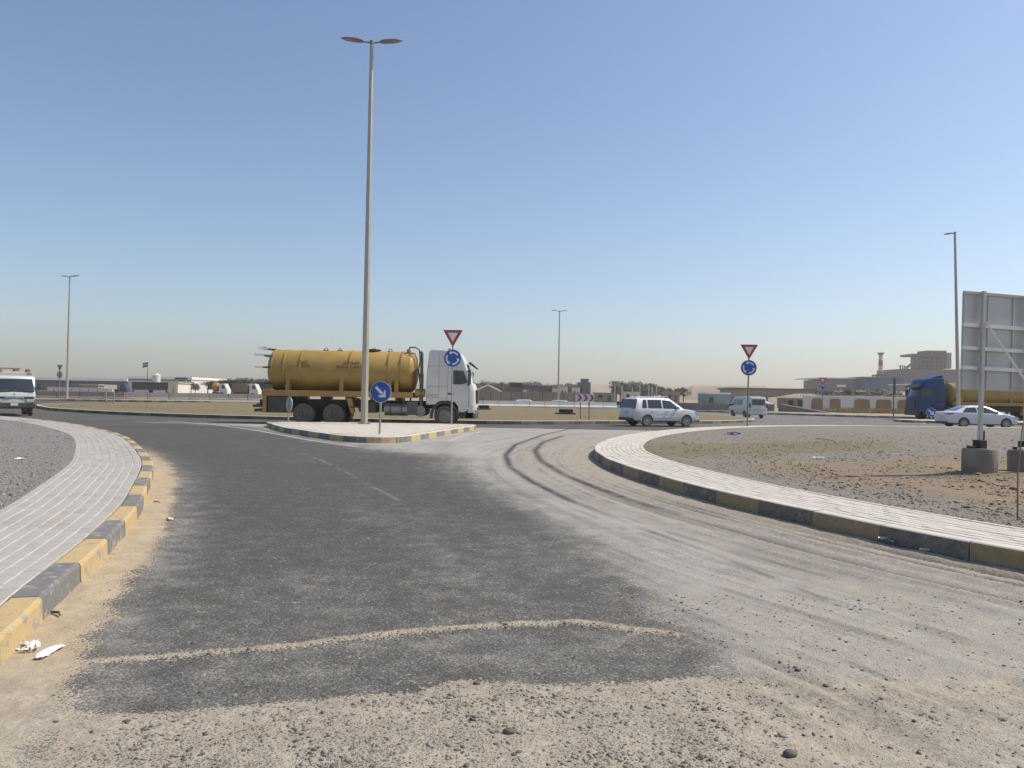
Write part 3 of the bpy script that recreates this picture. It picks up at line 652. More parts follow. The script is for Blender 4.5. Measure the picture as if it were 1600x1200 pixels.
def disc(r, n=40): return [(r*math.cos(2*math.pi*i/n), r*math.sin(2*math.pi*i/n)) for i in range(n)]
def round_sign(parent, z, r, motif, y=0.0, band=True):
    """blue disc facing -Y"""
    b = MB(); b.prism([(x, z+q) for x, q in disc(r)], y, y+.02); pl = b.build('sign_plate', M_back, parent)
    b = MB(); b.prism([(x, z+q) for x, q in disc(r-.002)], y-.004, y-.0005); b.build('white_rim', M_white, pl)
    b = MB(); b.prism([(x, z+q) for x, q in disc(r*.955)], y-.008, y-.0045); b.build('blue_face', M_blue, pl)
    if motif == 'ring':
        for k in range(3):
            b = MB(); a0 = R(150+120*k); sweep = R(72); rm, wd = r*.66, r*.085; n = 10
            # arrows run anticlockwise
            A = [a0+sweep*i/n for i in range(n+1)]
            o_ = [((rm+wd)*math.cos(a), z+(rm+wd)*math.sin(a)) for a in A]+[((rm-wd)*math.cos(a), z+(rm-wd)*math.sin(a)) for a in A[::-1]]
            for i in range(n):
                b.prism([o_[i], o_[i+1], o_[2*n-i], o_[2*n+1-i]], y-.012, y-.0085)
            a1 = A[-1]; tip = a1+R(24)
            b.prism([((rm+wd*2.5)*math.cos(a1), z+(rm+wd*2.5)*math.sin(a1)), (rm*math.cos(tip), z+rm*math.sin(tip)), ((rm-wd*2.5)*math.cos(a1), z+(rm-wd*2.5)*math.sin(a1))], y-.012, y-.0085)
            b.build('arrow', M_white, pl)
    elif motif == 'keep':
        b = MB(); c, s = math.cos(R(-45)), math.sin(R(-45)); T = lambda q: [(c*u-s*v, z+s*u+c*v) for u, v in q]
        w = r*.13; b.prism(T([(-.68*r, -w), (.22*r, -w), (.22*r, w), (-.68*r, w)]), y-.012, y-.0085)
        b.prism(T([(.08*r, -.40*r), (.28*r, -.40*r), (.68*r, 0), (.28*r, .40*r), (.08*r, .40*r), (.34*r, w*.6), (.34*r, -w*.6)][0:1]+[(.26*r, -.42*r), (.70*r, 0), (.26*r, .42*r), (.08*r, .40*r), (.30*r, .10*r), (.30*r, -.10*r)]), y-.0135, y-.0085)
        b.build('arrow', M_white, pl)
    return pl
def yield_sign(parent, zt, w, y=0.0):
    h = w*.866; rr = .05
    def tri(k):
        cz = zt-h/3; P = [(-w/2*k, cz+h/3*k), (w/2*k, cz+h/3*k), (0, cz-2*h/3*k)]; out = []
        for i in range(3):
            a, p, q = P[i-1], P[i], P[(i+1) % 3]
            for t in (a, q):
                d = math.hypot(t[0]-p[0], t[1]-p[1]); out.append((p[0]+(t[0]-p[0])/d*.03, p[1]+(t[1]-p[1])/d*.03))
        return out
    b = MB(); b.prism(tri(1.0), y, y+.02); pl = b.build('sign_plate', M_back, parent)
    b = MB(); b.prism(tri(.995), y-.005, y-.0005); b.build('red_border', M_red, pl)
    b = MB(); b.prism(tri(.52), y-.010, y-.0055); b.build('white_centre', M_white, pl)
def post(parent, z, r=.038, m=None, x=0, y=.045): 
    b = MB(); b.cyl((x, y, -.1), (x, y, z), r, n=12); return b.build('post', m or M_galv, parent, smooth=40)
def clamps(parent, zs, r=.05, y=.045):
    for z in zs:
        b = MB(); b.box(-r, r, .0205, y+r, z-.02, z+.02); b.build('clamp', M_galv, parent)

lamp_post((*at(569, 662.5, .2), .2), 16.9, 'tall twin-headed street lamp on the paved traffic island before the yellow tanker', rz=R(3))
lamp_post((-55.6, 96, .15), 15.2, 'distant street lamp beyond the small flatbed truck at the far left', rz=R(-14))
p = far(872, 634, 124); lamp_post((p.x, 124, 0), 15.2, 'distant street lamp behind the chevron board and white barriers', rz=R(8))
p = far(1498, 660, 63.4); lamp_post((p.x+.0, 63.4, 0), 15.6, 'street lamp rising behind the white sedan and beside the big sign board', rz=R(96), lean=(0, R(-1.7)), heads=1)

s = empty('roundabout_sign', (-2.75, 35.2, .2), R(-4), 'give way and roundabout signs on one post in front of the white tanker cab', 'road sign', 'give way and roundabout sign posts')
post(s, 3.95); round_sign(s, 3.03, .415, 'ring'); yield_sign(s, 4.33, .92); clamps(s, (2.8, 3.25, 4.1))
s = empty('roundabout_sign', (11.95, 38.9, .2), R(-6), 'give way and roundabout signs on one post behind the gravel by the white van', 'road sign', 'give way and roundabout sign posts')
s.rotation_euler = (0, R(.6), R(-6)); post(s, 3.95, m=M_dpole); round_sign(s, 2.98, .40, 'ring'); yield_sign(s, 4.16, .88); clamps(s, (2.8, 3.2, 4.0))
s = empty('keep_right_sign', (-4.46, 26.0, .2), R(-3), 'round blue arrow sign on the front corner of the paved island', 'road sign'); s.rotation_euler = (0, R(.8), R(-3))
post(s, 1.75); round_sign(s, 1.42, .36, 'keep'); clamps(s, (1.3, 1.55))
s = empty('keep_right_sign', (-10.0, 34.6, .2), R(128), 'round sign seen from its grey back at the left tip of the paved island', 'road sign')
post(s, 1.05, m=M_galv); round_sign(s, .80, .345, 'keep'); clamps(s, (.68, .92))
s = empty('roundabout_sign', (-54.9, 93.2, .15), R(170), 'grey backs of give way and roundabout signs beside the distant left lamp', 'road sign', 'give way and roundabout sign posts')
post(s, 4.0, .05, M_dpole); round_sign(s, 2.95, .41, 'ring'); yield_sign(s, 4.15, .9)
p = far(1285, 645, 92); s = empty('roundabout_sign', (p.x, 92, .15), R(-10), 'small give way and roundabout signs on a thin post before the panelled compound wall', 'road sign', 'give way and roundabout sign posts')
post(s, 3.9, .05, M_dpole); round_sign(s, 2.95, .41, 'ring'); yield_sign(s, 4.15, .9)
p = far(1455, 645.5, 60); s = empty('keep_right_sign', (p.x, 60, .19), R(-25), 'small blue arrow sign low in front of the blue truck cab', 'road sign')
post(s, 1.0); round_sign(s, .62, .36, 'keep')
p = far(1413.5, 655, 71); s = empty('side_on_sign', (p.x, 73, .15), R(82), 'narrow sign seen edge-on atop a thin dark post near the blue truck', 'road sign')
post(s, 3.6, .06, M_dpole); b = MB(); b.box(-.35, .35, -.02, .0, 2.2, 3.75); b.build('sign_plate', M_dpole, s)

# chevron board on the roundabout
s = empty('chevron_board', (4.35, 45.6, .2), R(-3), 'white board with three red chevrons on two posts on the roundabout island', 'chevron board')
for x in (-.26, .26): post(s, 1.55, .03, M_dpole, x, .03)
b = MB(); b.box(-.56, .56, -.02, 0, 1.08, 1.52); pl = b.build('board', M_white, s)
for k in range(3):
    x = -.42+.36*k; b = MB(); b.prism([(x-.06, 1.50), (x+.08, 1.50), (x+.24, 1.30), (x+.08, 1.10), (x-.06, 1.10), (x+.10, 1.30)], -.026, -.0205); b.build('chevron', M_red, pl)
s = empty('direction_sign', (-34.6, 66.2, .25), R(60), 'small grey board on two thin posts on the dry roundabout grass', 'road sign')
for x in (-.36, .36): post(s, 1.6, .05, M_galv, x, .045)
b = MB(); b.box(-.58, .58, -.02, 0, 1.25, 1.62); b.build('board', M_back, s)

# big board seen from behind
M_bpost = mat('white_post_paint', (.50, .49, .46), .5, .1, var=.1, scale=4, dust=.25)
M_rail = mat('white_rail_paint', (.78, .76, .72), .45, var=.06, scale=4, dust=.12)
M_panel = mat('grey_panel_back', (.52, .515, .49), .5, .25, var=.10, scale=2, dust=.12)
M_conc = mat('footing_concrete', (.21, .19, .16), .92, var=.25, scale=3, bump=.5, bscale=40, dust=.25)
M_iron = mat('rusty_iron', (.05, .04, .035), .7, .3, var=.3, scale=8)
e = empty('sign_board', (8.50, 13.95, .22), R(14), 'large grey sign board seen from behind on white posts in concrete footings', 'sign board')
e.rotation_euler = (0, R(1.2), R(14))
for x in (0, 1.02): 
    b = MB(); b.box(x-.036, x+.036, -.03, .03, .0, 3.42, .006); b.build('post', M_bpost, e)
    b = MB(); b.lathe([(0, .275), (.02, .285), (.52, .29), (.555, .275), (.56, .0)] if x == 0 else [(0, .27), (.02, .275), (.50, .285), (.54, .27), (.545, .0)], 26, 'z', (x, .0, 0)); b.build('footing', M_conc, e, smooth=50)
    b = MB(); b.box(x-.08, x+.07, -.09, .09, .55, .71, .01); b.box(x-.25, x-.10, -.05, .05, .552, .60, .01); b.box(x+.065, x+.085, -.02, .02, .55, .88); b.build('bracket', M_iron, e)
zz = [1.62, 2.02, 2.38, 2.80, 3.38]
for z0, z1 in zip(zz[:-1], zz[1:]):
    b = MB(); b.box(-.35, 2.1, .10, .125, z0+.004, z1-.004); b.build('panel', M_panel, e)
    for x in (-.325, .20, .77, 1.4):
        b = MB(); b.box(x-.018, x+.018, .075, .0995, z0+.03, z1-.03); b.build('stiffener', M_panel, e)
for z in zz[1:4]:
    b = MB(); b.box(-.37, 2.1, .045, .0740, z-.04, z+.03); b.build('rail', M_rail, e)
b = MB(); b.box(-.37, 2.1, .06, .0985, 3.36, 3.41); b.build('top_rail', M_bpost, e)
for x in (0, 1.02):
    b = MB(); b.tube([(x+.05, -.02, 2.85), (x+.95, -.55, 1.15), (x+1.55, -.95, .08)], .024, 6); b.build('brace', M_rail, e)
for k, (x, y, z, dx, dy, dz) in enumerate([(.74, -.30, .60, .20, .03, .02), (.98, -.36, .40, .16, .05, .03)]):
    w = MB(); w.obox((0, 0, 0), (dx, dy, dz), (-.03, .035, 0), (0, 0, .018)); 
    q = w.build('wood_offcut', mat('pale_wood', (.62, .52, .34), .8, var=.15, scale=6)); q.matrix_world = e.matrix_basis @ Matrix.Translation((x, y, z-.0)); q['tmp'] = 1
    tag(q, ['pale wooden board leaning flat on the sign footing', 'shorter pale wooden offcut resting against the sign footing'][k], 'plank')
p = at(1590, 815, .2); s = MB(); s.tube([(0, 0, -.1), (.03, .05, .55), (.07, .03, 1.15)], [.011, .009, .006], 6)
tag(s.build('stake', mat('dry_wood', (.20, .15, .10), .9, var=.2), None, loc=(p[0], p[1], .2)), 'thin wooden stake standing upright in the gravel near the sign footings', 'stake')

# ================================================================ VEHICLES (forward +X, left +Y, origin on the road)
M_tyre = mat('tyre_rubber', (.030, .029, .028), .85, var=.2, scale=9, dust=.35)
M_rim = mat('wheel_alloy', (.36, .36, .36), .4, .6, var=.1, scale=9, dust=.2)
M_rimd = mat('wheel_steel_dusty', (.16, .15, .135), .7, .2, var=.2, scale=7, dust=.5)
M_under = mat('underbody_black', (.022, .022, .022), .8, var=.2, scale=5, dust=.22)
M_carw = mat('car_paint_white', (.62, .63, .64), .32, var=.03, scale=2, dust=.10, coat=.6)
M_sedw = mat('sedan_paint_white', (.66, .67, .70), .30, var=.03, scale=2, dust=.06, coat=.6)
M_vanw = mat('van_paint_white', (.60, .60, .58), .40, var=.05, scale=2, dust=.20, coat=.3)
M_cabw = mat('cab_paint_white', (.60, .60, .585), .42, var=.06, scale=2, dust=.22, coat=.3)
M_glass = glassmat('dark_window')
M_tail = mat('tail_lamp_red', (.16, .010, .012), .25, var=.05, coat=.4)
M_lamp = mat('head_lamp_clear', (.50, .52, .54), .15, .2, var=.05, coat=.6)
M_plas = mat('black_plastic', (.035, .036, .038), .6, var=.1, dust=.12)
M_plate = mat('number_plate', (.60, .58, .52), .5, var=.1)
M_chrome = mat('chrome_trim', (.55, .55, .55), .2, .9, var=.05)

def wheel(parent, x, y, r, w, side, rim=None, spokes=5, dish=.02, loc_only=False):
    """side = +1 outer face towards +Y"""
    b = MB(); h = w/2
    b.lathe([(-h*.9, r*.62), (-h, r*.72), (-h*.95, r*.93), (-h*.6, r), (h*.6, r), (h*.95, r*.93), (h, r*.72), (h*.9, r*.62)], 30, 'y'); t = b.build('wheel', M_tyre, parent, smooth=45, loc=(x, y, r))
    b = MB(); o = side*h
    b.lathe([(o*.30, r*.60), (o*.96, r*.64), (o*.93, r*.58), (o*.55, r*.54), (o*.5, .0)], 30, 'y')
    for k in range(spokes):
        a = 2*math.pi*k/spokes+.3; ca, sa = math.cos(a), math.sin(a); m_ = r*.35
        b.obox((ca*m_, o*.80, sa*m_), (ca*r*.25, 0, sa*r*.25), (-sa*r*.075, 0, ca*r*.075), (0, h*.14, 0))
    b.cyl((0, o*.6, 0), (0, o*.98, 0), r*.16, r*.13, 14); b.build('rim', rim or M_rim, t, smooth=35); return t
def truck_wheel(parent, x, y, r, w, side, front=False):
    b = MB(); h = w/2; o = side*h
    b.lathe([(-h*.9, r*.56), (-h, r*.70), (-h*.95, r*.94), (-h*.7, r), (h*.7, r), (h*.95, r*.94), (h, r*.70), (h*.9, r*.56)], 34, 'y'); t = b.build('wheel', M_tyre, parent, smooth=45, loc=(x, y, r))
    b = MB()
    if front: b.lathe([(o*.4, r*.55), (o*.97, r*.58), (o*.95, r*.52), (o*1.02, r*.40), (o*1.05, r*.22), (o*1.25, r*.19), (o*1.28, 0)], 30, 'y')
    else: b.lathe([(o*.4, r*.55), (o*.97, r*.58), (o*.90, r*.54), (o*.30, r*.44), (o*.25, r*.30), (o*.85, r*.24), (o*.9, .0)], 30, 'y')
    rm = b.build('rim', M_rimd, t, smooth=40)
    b = MB(); 
    for k in range(10):
        a = 2*math.pi*k/10; R_ = r*.31 if front else r*.36; q = (math.cos(a)*R_, math.sin(a)*R_)
        if front: b.cyl((q[0], o*1.0, q[1]), (q[0], o*1.16, q[1]), .026, n=6)
        else: b.cyl((q[0], o*.25, q[1]), (q[0], o*.45, q[1]), .022, n=6)
    b.build('wheel_nut', mat('nut_steel', (.33, .32, .30), .5, .5), t); return t

class Car:
    """body lofted along x. Stations: x, z_low, z_belt, z_top, w_sill, w_belt, w_top"""
    def __init__(s, st): s.st = np.array(st, float)
    def col(s, x, k): return float(np.interp(x, s.st[:, 0], s.st[:, k]))
    def ring(s, x):
        zl, zb, zt, ws, wb, wt = [s.col(x, k) for k in range(1, 7)]; d = zb-zl
        h = [(0, zl), (ws*.86, zl), (ws*.97, zl+.05), (ws, zl+d*.28), (wb*1.005+(ws-wb)*.4, zl+d*.55), (wb*1.012, zl+d*.82), (wb*.985, zb), (wt+(wb-wt)*.10, zb+(zt-zb)*.88), (wt*.93, zb+(zt-zb)*.975), (wt*.5, zt-.0), (0, zt+.008)]
        return [(x, y, z) for y, z in h]+[(x, -y, z) for y, z in h[-2:0:-1]]
    def body(s, name, m, parent, wells=(), wr=.36, cutdepth=.24):
        xs_ = np.unique(np.concatenate([s.st[:, 0], np.linspace(s.st[0, 0], s.st[-1, 0], 36)])); b = MB(); b.loft([s.ring(x) for x in xs_]); o = b.build(name, [m, M_under], parent, smooth=32)
        if wells:
            cut = []
            for x in wells:
                for sd in (-1, 1):
                    c = MB(); w = s.col(x, 4); c.cur = 1; c.cyl((x, sd*(w-cutdepth), .315), (x, sd*(w+.3), .315), wr, n=28); q = c.build('cutter', [m, M_under]); cut.append(q)
            mw = o.matrix_world; par = o.parent; o.parent = None; boolean_cut(o, cut); o.parent = par
            o.data.shade_smooth(); o.data.set_sharp_from_angle(angle=R(32))
        return o
    def sidept(s, x, f, side, off=.006):
        zb, zt, wb, wt = [s.col(x, k) for k in (2, 3, 5, 6)]; a = (wb*.985, zb); e = (wt+(wb-wt)*.10, zb+(zt-zb)*.88)
        y = a[0]+(e[0]-a[0])*f+off; return (x, side*y, a[1]+(e[1]-a[1])*f+off*.3)
    def side_glass(s, parent, name, x0b, x1b, x0t, x1t, side, m, f0=.08, f1=.9, n=6, off=.006):
        b = MB(); lo = [s.sidept(x0b+(x1b-x0b)*i/n, f0, side, off) for i in range(n+1)]; hi = [s.sidept(x0t+(x1t-x0t)*i/n, f1, side, off) for i in range(n+1)]
        for i in range(n): b.face([lo[i], lo[i+1], hi[i+1], hi[i]])
        return b.build(name, m, parent)
    def cross_glass(s, parent, name, xb, xt, m, off=.008, k=.86, n=5):
        """windscreen / rear window: between the belt at xb and the roof at xt; follows the lofted top"""
        b = MB(); L = []
        for i in range(n+1):
            x = xb+(xt-xb)*i/n; zt, wt = s.col(x, 3), s.col(x, 6); dz = .012; L.append([(x+np.sign(xb-xt)*off, y*wt*k, zt+off+(.008 if y == 0 else -.012 if abs(y) > .9 else 0)) for y in (-1, -.5, 0, .5, 1)])
        for p, q in zip(L[:-1], L[1:]):
            for j in range(4): b.face([p[j], p[j+1], q[j+1], q[j]])
        return b.build(name, m, parent, smooth=60)

# ---------------- grey-white sport utility vehicle
def make_suv(loc, rz):
    e = empty('suv', loc, rz, 'silver-white sport utility vehicle driving round the roundabout kerb', 'car')
    c = Car([(-2.24, .42, .70, .78, .76, .78, .62), (-2.20, .36, .98, 1.02, .80, .82, .70), (-2.14, .34, 1.00, 1.20, .82, .85, .70), (-1.98, .33, 1.01, 1.56, .86, .87, .64), (-1.86, .32, 1.01, 1.63, .87, .88, .63),
             (-1.2, .30, 1.00, 1.66, .885, .885, .62), (-.3, .30, .99, 1.665, .885, .885, .62), (.25, .30, .985, 1.62, .885, .885, .61), (.55, .30, .98, 1.48, .885, .885, .61), (.95, .30, .98, 1.20, .88, .88, .66), (1.22, .31, .965, 1.02, .88, .87, .72),
             (1.6, .31, .93, .985, .87, .86, .70), (1.95, .32, .88, .935, .86, .84, .66), (2.14, .33, .80, .86, .82, .80, .62), (2.22, .36, .66, .72, .76, .74, .58), (2.26, .42, .58, .62, .66, .66, .52)])
    body = c.body('body', M_carw, e, (-1.31, 1.31), .395)
    for sd in (-1, 1):
        c.side_glass(e, 'window', -1.66, -1.33, -1.52, -1.30, sd, M_glass); c.side_glass(e, 'window', -1.25, -.33, -1.22, -.33, sd, M_glass); c.side_glass(e, 'window', -.25, .86, -.25, .36, sd, M_glass)
        for x0, x1 in ((-1.02, -.30), (-.16, .70)):
            b = MB(); b.box(x0, x1, sd*.885, sd*.905, .52, .585) if sd > 0 else b.box(x0, x1, -.905, -.885, .52, .585); b.build('side_moulding', M_carw, e)
        for x in (-.95, .02):
            b = MB(); y0, y1 = sorted((sd*.885, sd*.915)); b.box(x-.10, x+.10, y0, y1, .885, .915, .008); b.build('door_handle', M_carw, e)
        b = MB(); y0, y1 = sorted((sd*.86, sd*1.04)); b.box(.62, .74, y0, y1, 1.02, 1.16, .03); b.build('wing_mirror', M_carw, e, smooth=40)
        b = MB(); b.prism([(-2.205, 1.02), (-2.10, 1.02), (-1.99, 1.52), (-2.03, 1.55)], *sorted((sd*.66, sd*.865))); b.build('tail_lamp', M_tail, e)
        b = MB(); b.prism([(1.86, .78), (2.21, .66), (2.17, .80), (1.95, .885)], *sorted((sd*.55, sd*.855))); b.build('headlight', M_lamp, e)
        b = MB(); b.tube([(-1.6, sd*.60, 1.665), (-1.5, sd*.60, 1.705), (.1, sd*.60, 1.70), (.22, sd*.60, 1.645)], .018, 6); b.build('roof_rail', M_carw, e)
        for x in (-1.31, 1.31):
            wheel(e, x, sd*.79, .345, .22, sd, M_rim, 6)
            b = MB(); L = [(x+.415*math.cos(a), .315+.415*math.sin(a)) for a in np.linspace(R(-8), R(188), 16)]
            for p, q in zip(L[:-1], L[1:]):
                b.mesh([(p[0], sd*.87, p[1]), (p[0], sd*.905, p[1]), (q[0], sd*.905, q[1]), (q[0], sd*.87, q[1]), (x+(p[0]-x)*.94, sd*.90, .315+(p[1]-.315)*.94), (x+(q[0]-x)*.94, sd*.90, .315+(q[1]-.315)*.94)], [(0, 1, 2, 3), (1, 4, 5, 2)])
            b.build('arch_flare', M_carw, e, smooth=50)
    b = MB(); L = []
    for x, f in ((-2.165, 1.06), (-1.975, 1.54)): L.append([(x-.035, y, f) for y in (-.64, -.3, 0, .3, .64)])
    for j in range(4): b.face([L[0][j], L[0][j+1], L[1][j+1], L[1][j]])
    b.build('rear_window', M_glass, e)
    c.cross_glass(e, 'windscreen', 1.06, .42, M_glass)
    b = MB(); b.box(-2.29, -2.1, -.80, .80, .34, .50, .03); b.box(2.1, 2.27, -.78, .78, .30, .42, .03); b.box(-1.8, 1.8, -.85, .85, .27, .33); b.build('lower_trim', M_plas, e)
    b = MB(); b.box(-2.275, -2.255, -.25, .25, .78, .89); b.build('number_plate', M_plate, e)
    return e
sv = make_suv((0, 0, 0), R(20)); cx = math.cos(R(20)); sx_ = math.sin(R(20))
# right-hand rear wheel on the road at (7.35, 41.7)
sv.scale = (.94, .95, .96); sv.location = (7.35+cx*1.23-sx_*.75, 41.75+sx_*1.23+cx*.75, 0)

# ---------------- white sedan
def make_sedan(loc, rz):
    e = empty('sedan', loc, rz, 'white saloon car passing in front of the blue-cabbed tanker', 'car')
    c = Car([(-2.33, .42, .74, .80, .74, .76, .60), (-2.30, .36, .90, .95, .80, .80, .64), (-2.22, .30, .97, 1.01, .83, .83, .66), (-1.9, .26, .985, 1.03, .86, .855, .66), (-1.72, .25, .98, 1.06, .87, .865, .62), (-1.3, .24, .965, 1.26, .885, .885, .58), (-.95, .23, .95, 1.39, .89, .89, .57),
             (-.4, .22, .94, 1.435, .89, .89, .57), (.1, .22, .93, 1.43, .89, .89, .57), (.45, .22, .92, 1.35, .89, .89, .57), (.85, .22, .91, 1.17, .89, .885, .62), (1.22, .23, .89, .98, .885, .875, .70), (1.6, .24, .83, .90, .875, .86, .68),
             (2.0, .26, .74, .81, .85, .82, .62), (2.2, .29, .66, .70, .78, .74, .54), (2.30, .36, .54, .58, .62, .60, .44)])
    c.body('body', M_sedw, e, (-1.33, 1.37), .36)
    for sd in (-1, 1):
        c.side_glass(e, 'window', -1.42, -.47, -1.10, -.47, sd, M_glass); c.side_glass(e, 'window', -.40, .98, -.40, .30, sd, M_glass)
        for x in (-.78, .16):
            y0, y1 = sorted((sd*.885, sd*.912)); b = MB(); b.box(x-.1, x+.1, y0, y1, .84, .865, .006); b.build('door_handle', M_chrome, e)
        y0, y1 = sorted((sd*.87, sd*1.05)); b = MB(); b.box(.62, .76, y0, y1, .93, 1.05, .03); b.build('wing_mirror', M_plas, e, smooth=40)
        b = MB(); b.prism([(-2.325, .84), (-2.26, .835), (-1.93, .88), (-1.96, .915), (-2.30, .93)], *sorted((sd*.30, sd*.868))); b.build('tail_lamp', M_tail, e)
        b = MB(); b.prism([(1.82, .74), (2.24, .60), (2.21, .67), (2.0, .78)], *sorted((sd*.48, sd*.845))); b.build('headlight', M_lamp, e)
        for x in (-1.33, 1.37): wheel(e, x, sd*.79, .315, .20, sd, M_rim, 9)
    c.cross_glass(e, 'rear_window', -1.68, -1.02, M_glass); c.cross_glass(e, 'windscreen', 1.14, .46, M_glass)
    b = MB(); b.box(-2.335, -2.2, -.6, .6, .27, .40, .03); b.box(-1.8, 1.9, -.84, .84, .19, .24); b.box(2.1, 2.31, -.5, .5, .28, .44, .03); b.build('lower_trim', M_plas, e)
    b = MB(); b.box(-2.352, -2.334, -.26, .26, .66, .77); b.build('number_plate', M_plate, e)
    return e
sd_ = make_sedan((0, 0, 0), 0); p = at(1505, 668.5); sd_.location = (p[0]+1.33, p[1]+.79, 0)

# ---------------- white panel van seen from behind
def make_van(loc, rz):
    e = empty('van', loc, rz, 'small white van with dark rear window leaving the roundabout', 'van')
    c = Car([(-2.24, .40, 1.0, 1.10, .78, .80, .70), (-2.22, .34, 1.05, 1.70, .82, .83, .70), (-2.14, .31, 1.06, 1.88, .84, .845, .72), (-1.9, .30, 1.06, 1.93, .85, .85, .73), (.9, .30, 1.06, 1.93, .85, .85, .73), (1.3, .30, 1.05, 1.82, .85, .85, .71), (1.75, .30, 1.04, 1.42, .845, .84, .70),
             (2.02, .31, 1.0, 1.12, .83, .82, .68), (2.16, .33, .82, .92, .80, .79, .64), (2.22, .40, .66, .70, .72, .72, .58)])
    c.body('body', M_vanw, e, (-1.25, 1.30), .37)
    for sd in (-1, 1):
        c.side_glass(e, 'window', .62, 1.60, .62, 1.18, sd, M_glass, f1=.8); c.side_glass(e, 'window', -.75, .45, -.75, .45, sd, M_glass, f1=.8)
        b = MB(); b.box(-2.26, -2.14, *sorted((sd*.70, sd*.858)), .95, 1.30, .02); b.build('tail_lamp', M_tail, e)
        y0, y1 = sorted((sd*.84, sd*1.02)); b = MB(); b.box(1.52, 1.64, y0, y1, 1.06, 1.26, .03); b.build('wing_mirror', M_plas, e)
        for x in (-1.25, 1.30): wheel(e, x, sd*.755, .315, .19, sd, M_rimd, 8)
    b = MB(); b.mesh([(-2.262, -.62, 1.18), (-2.262, .62, 1.18), (-2.232, .60, 1.70), (-2.232, -.60, 1.70)], [(0, 1, 2, 3)]); b.build('rear_window', M_glass, e)
    c.cross_glass(e, 'windscreen', 1.92, 1.34, M_glass)
    b = MB(); b.box(-2.30, -2.12, -.82, .82, .36, .52, .03); b.build('bumper', M_vanw, e); b = MB(); b.box(-2.275, -2.245, -.25, .25, .74, .86); b.build('number_plate', M_plate, e)
    return e
vn = make_van((0, 0, 0), R(98)); p = at(1165, 653.2); vn.scale = (.94, .94, .94); vn.location = (p[0]+.55, p[1]+1.4, 0)

# ---------------- yellow tanker with a white cab
M_tank = mat('tank_yellow_dusty', (.36, .222, .042), .5, var=.14, scale=1.6, dust=.22, dcol=(.33, .25, .14))
M_beam = mat('frame_yellow', (.36, .195, .03), .6, var=.15, scale=3, dust=.2)
M_ltr = mat('tank_lettering', (.05, .035, .015), .7)
M_steel = mat('worn_steel', (.28, .27, .25), .5, .6, var=.2, scale=5, dust=.3)
M_dull = mat('exhaust_dull', (.12, .115, .11), .6, .4, var=.2, scale=5)
M_greyplas = mat('grey_plastic', (.10, .10, .10), .6, var=.1)  # plain grey for battery boxes and panel gaps
def slab(b, out, stations, xc=None):
    """side outline lofted across y: stations (y, inset, front_cut)"""
    out = np.array(out); c = (out.min(0)+out.max(0))/2; x1 = out[:, 0].max(); rings = []
    for y, ins, fc in stations:
        ring = []
        for x, z in out:
            dx, dz = x-c[0], z-c[1]; sx = 1-ins/max(1e-3, (out[:, 0].max()-out[:, 0].min())/2); sz = 1-ins/max(1e-3, (out[:, 1].max()-out[:, 1].min())/2)
            w = np.clip((x-(x1-.9))/.9, 0, 1); ring.append((c[0]+dx*sx-fc*w, y, c[1]+dz*sz))
        rings.append(ring)
    b.loft(rings); return b
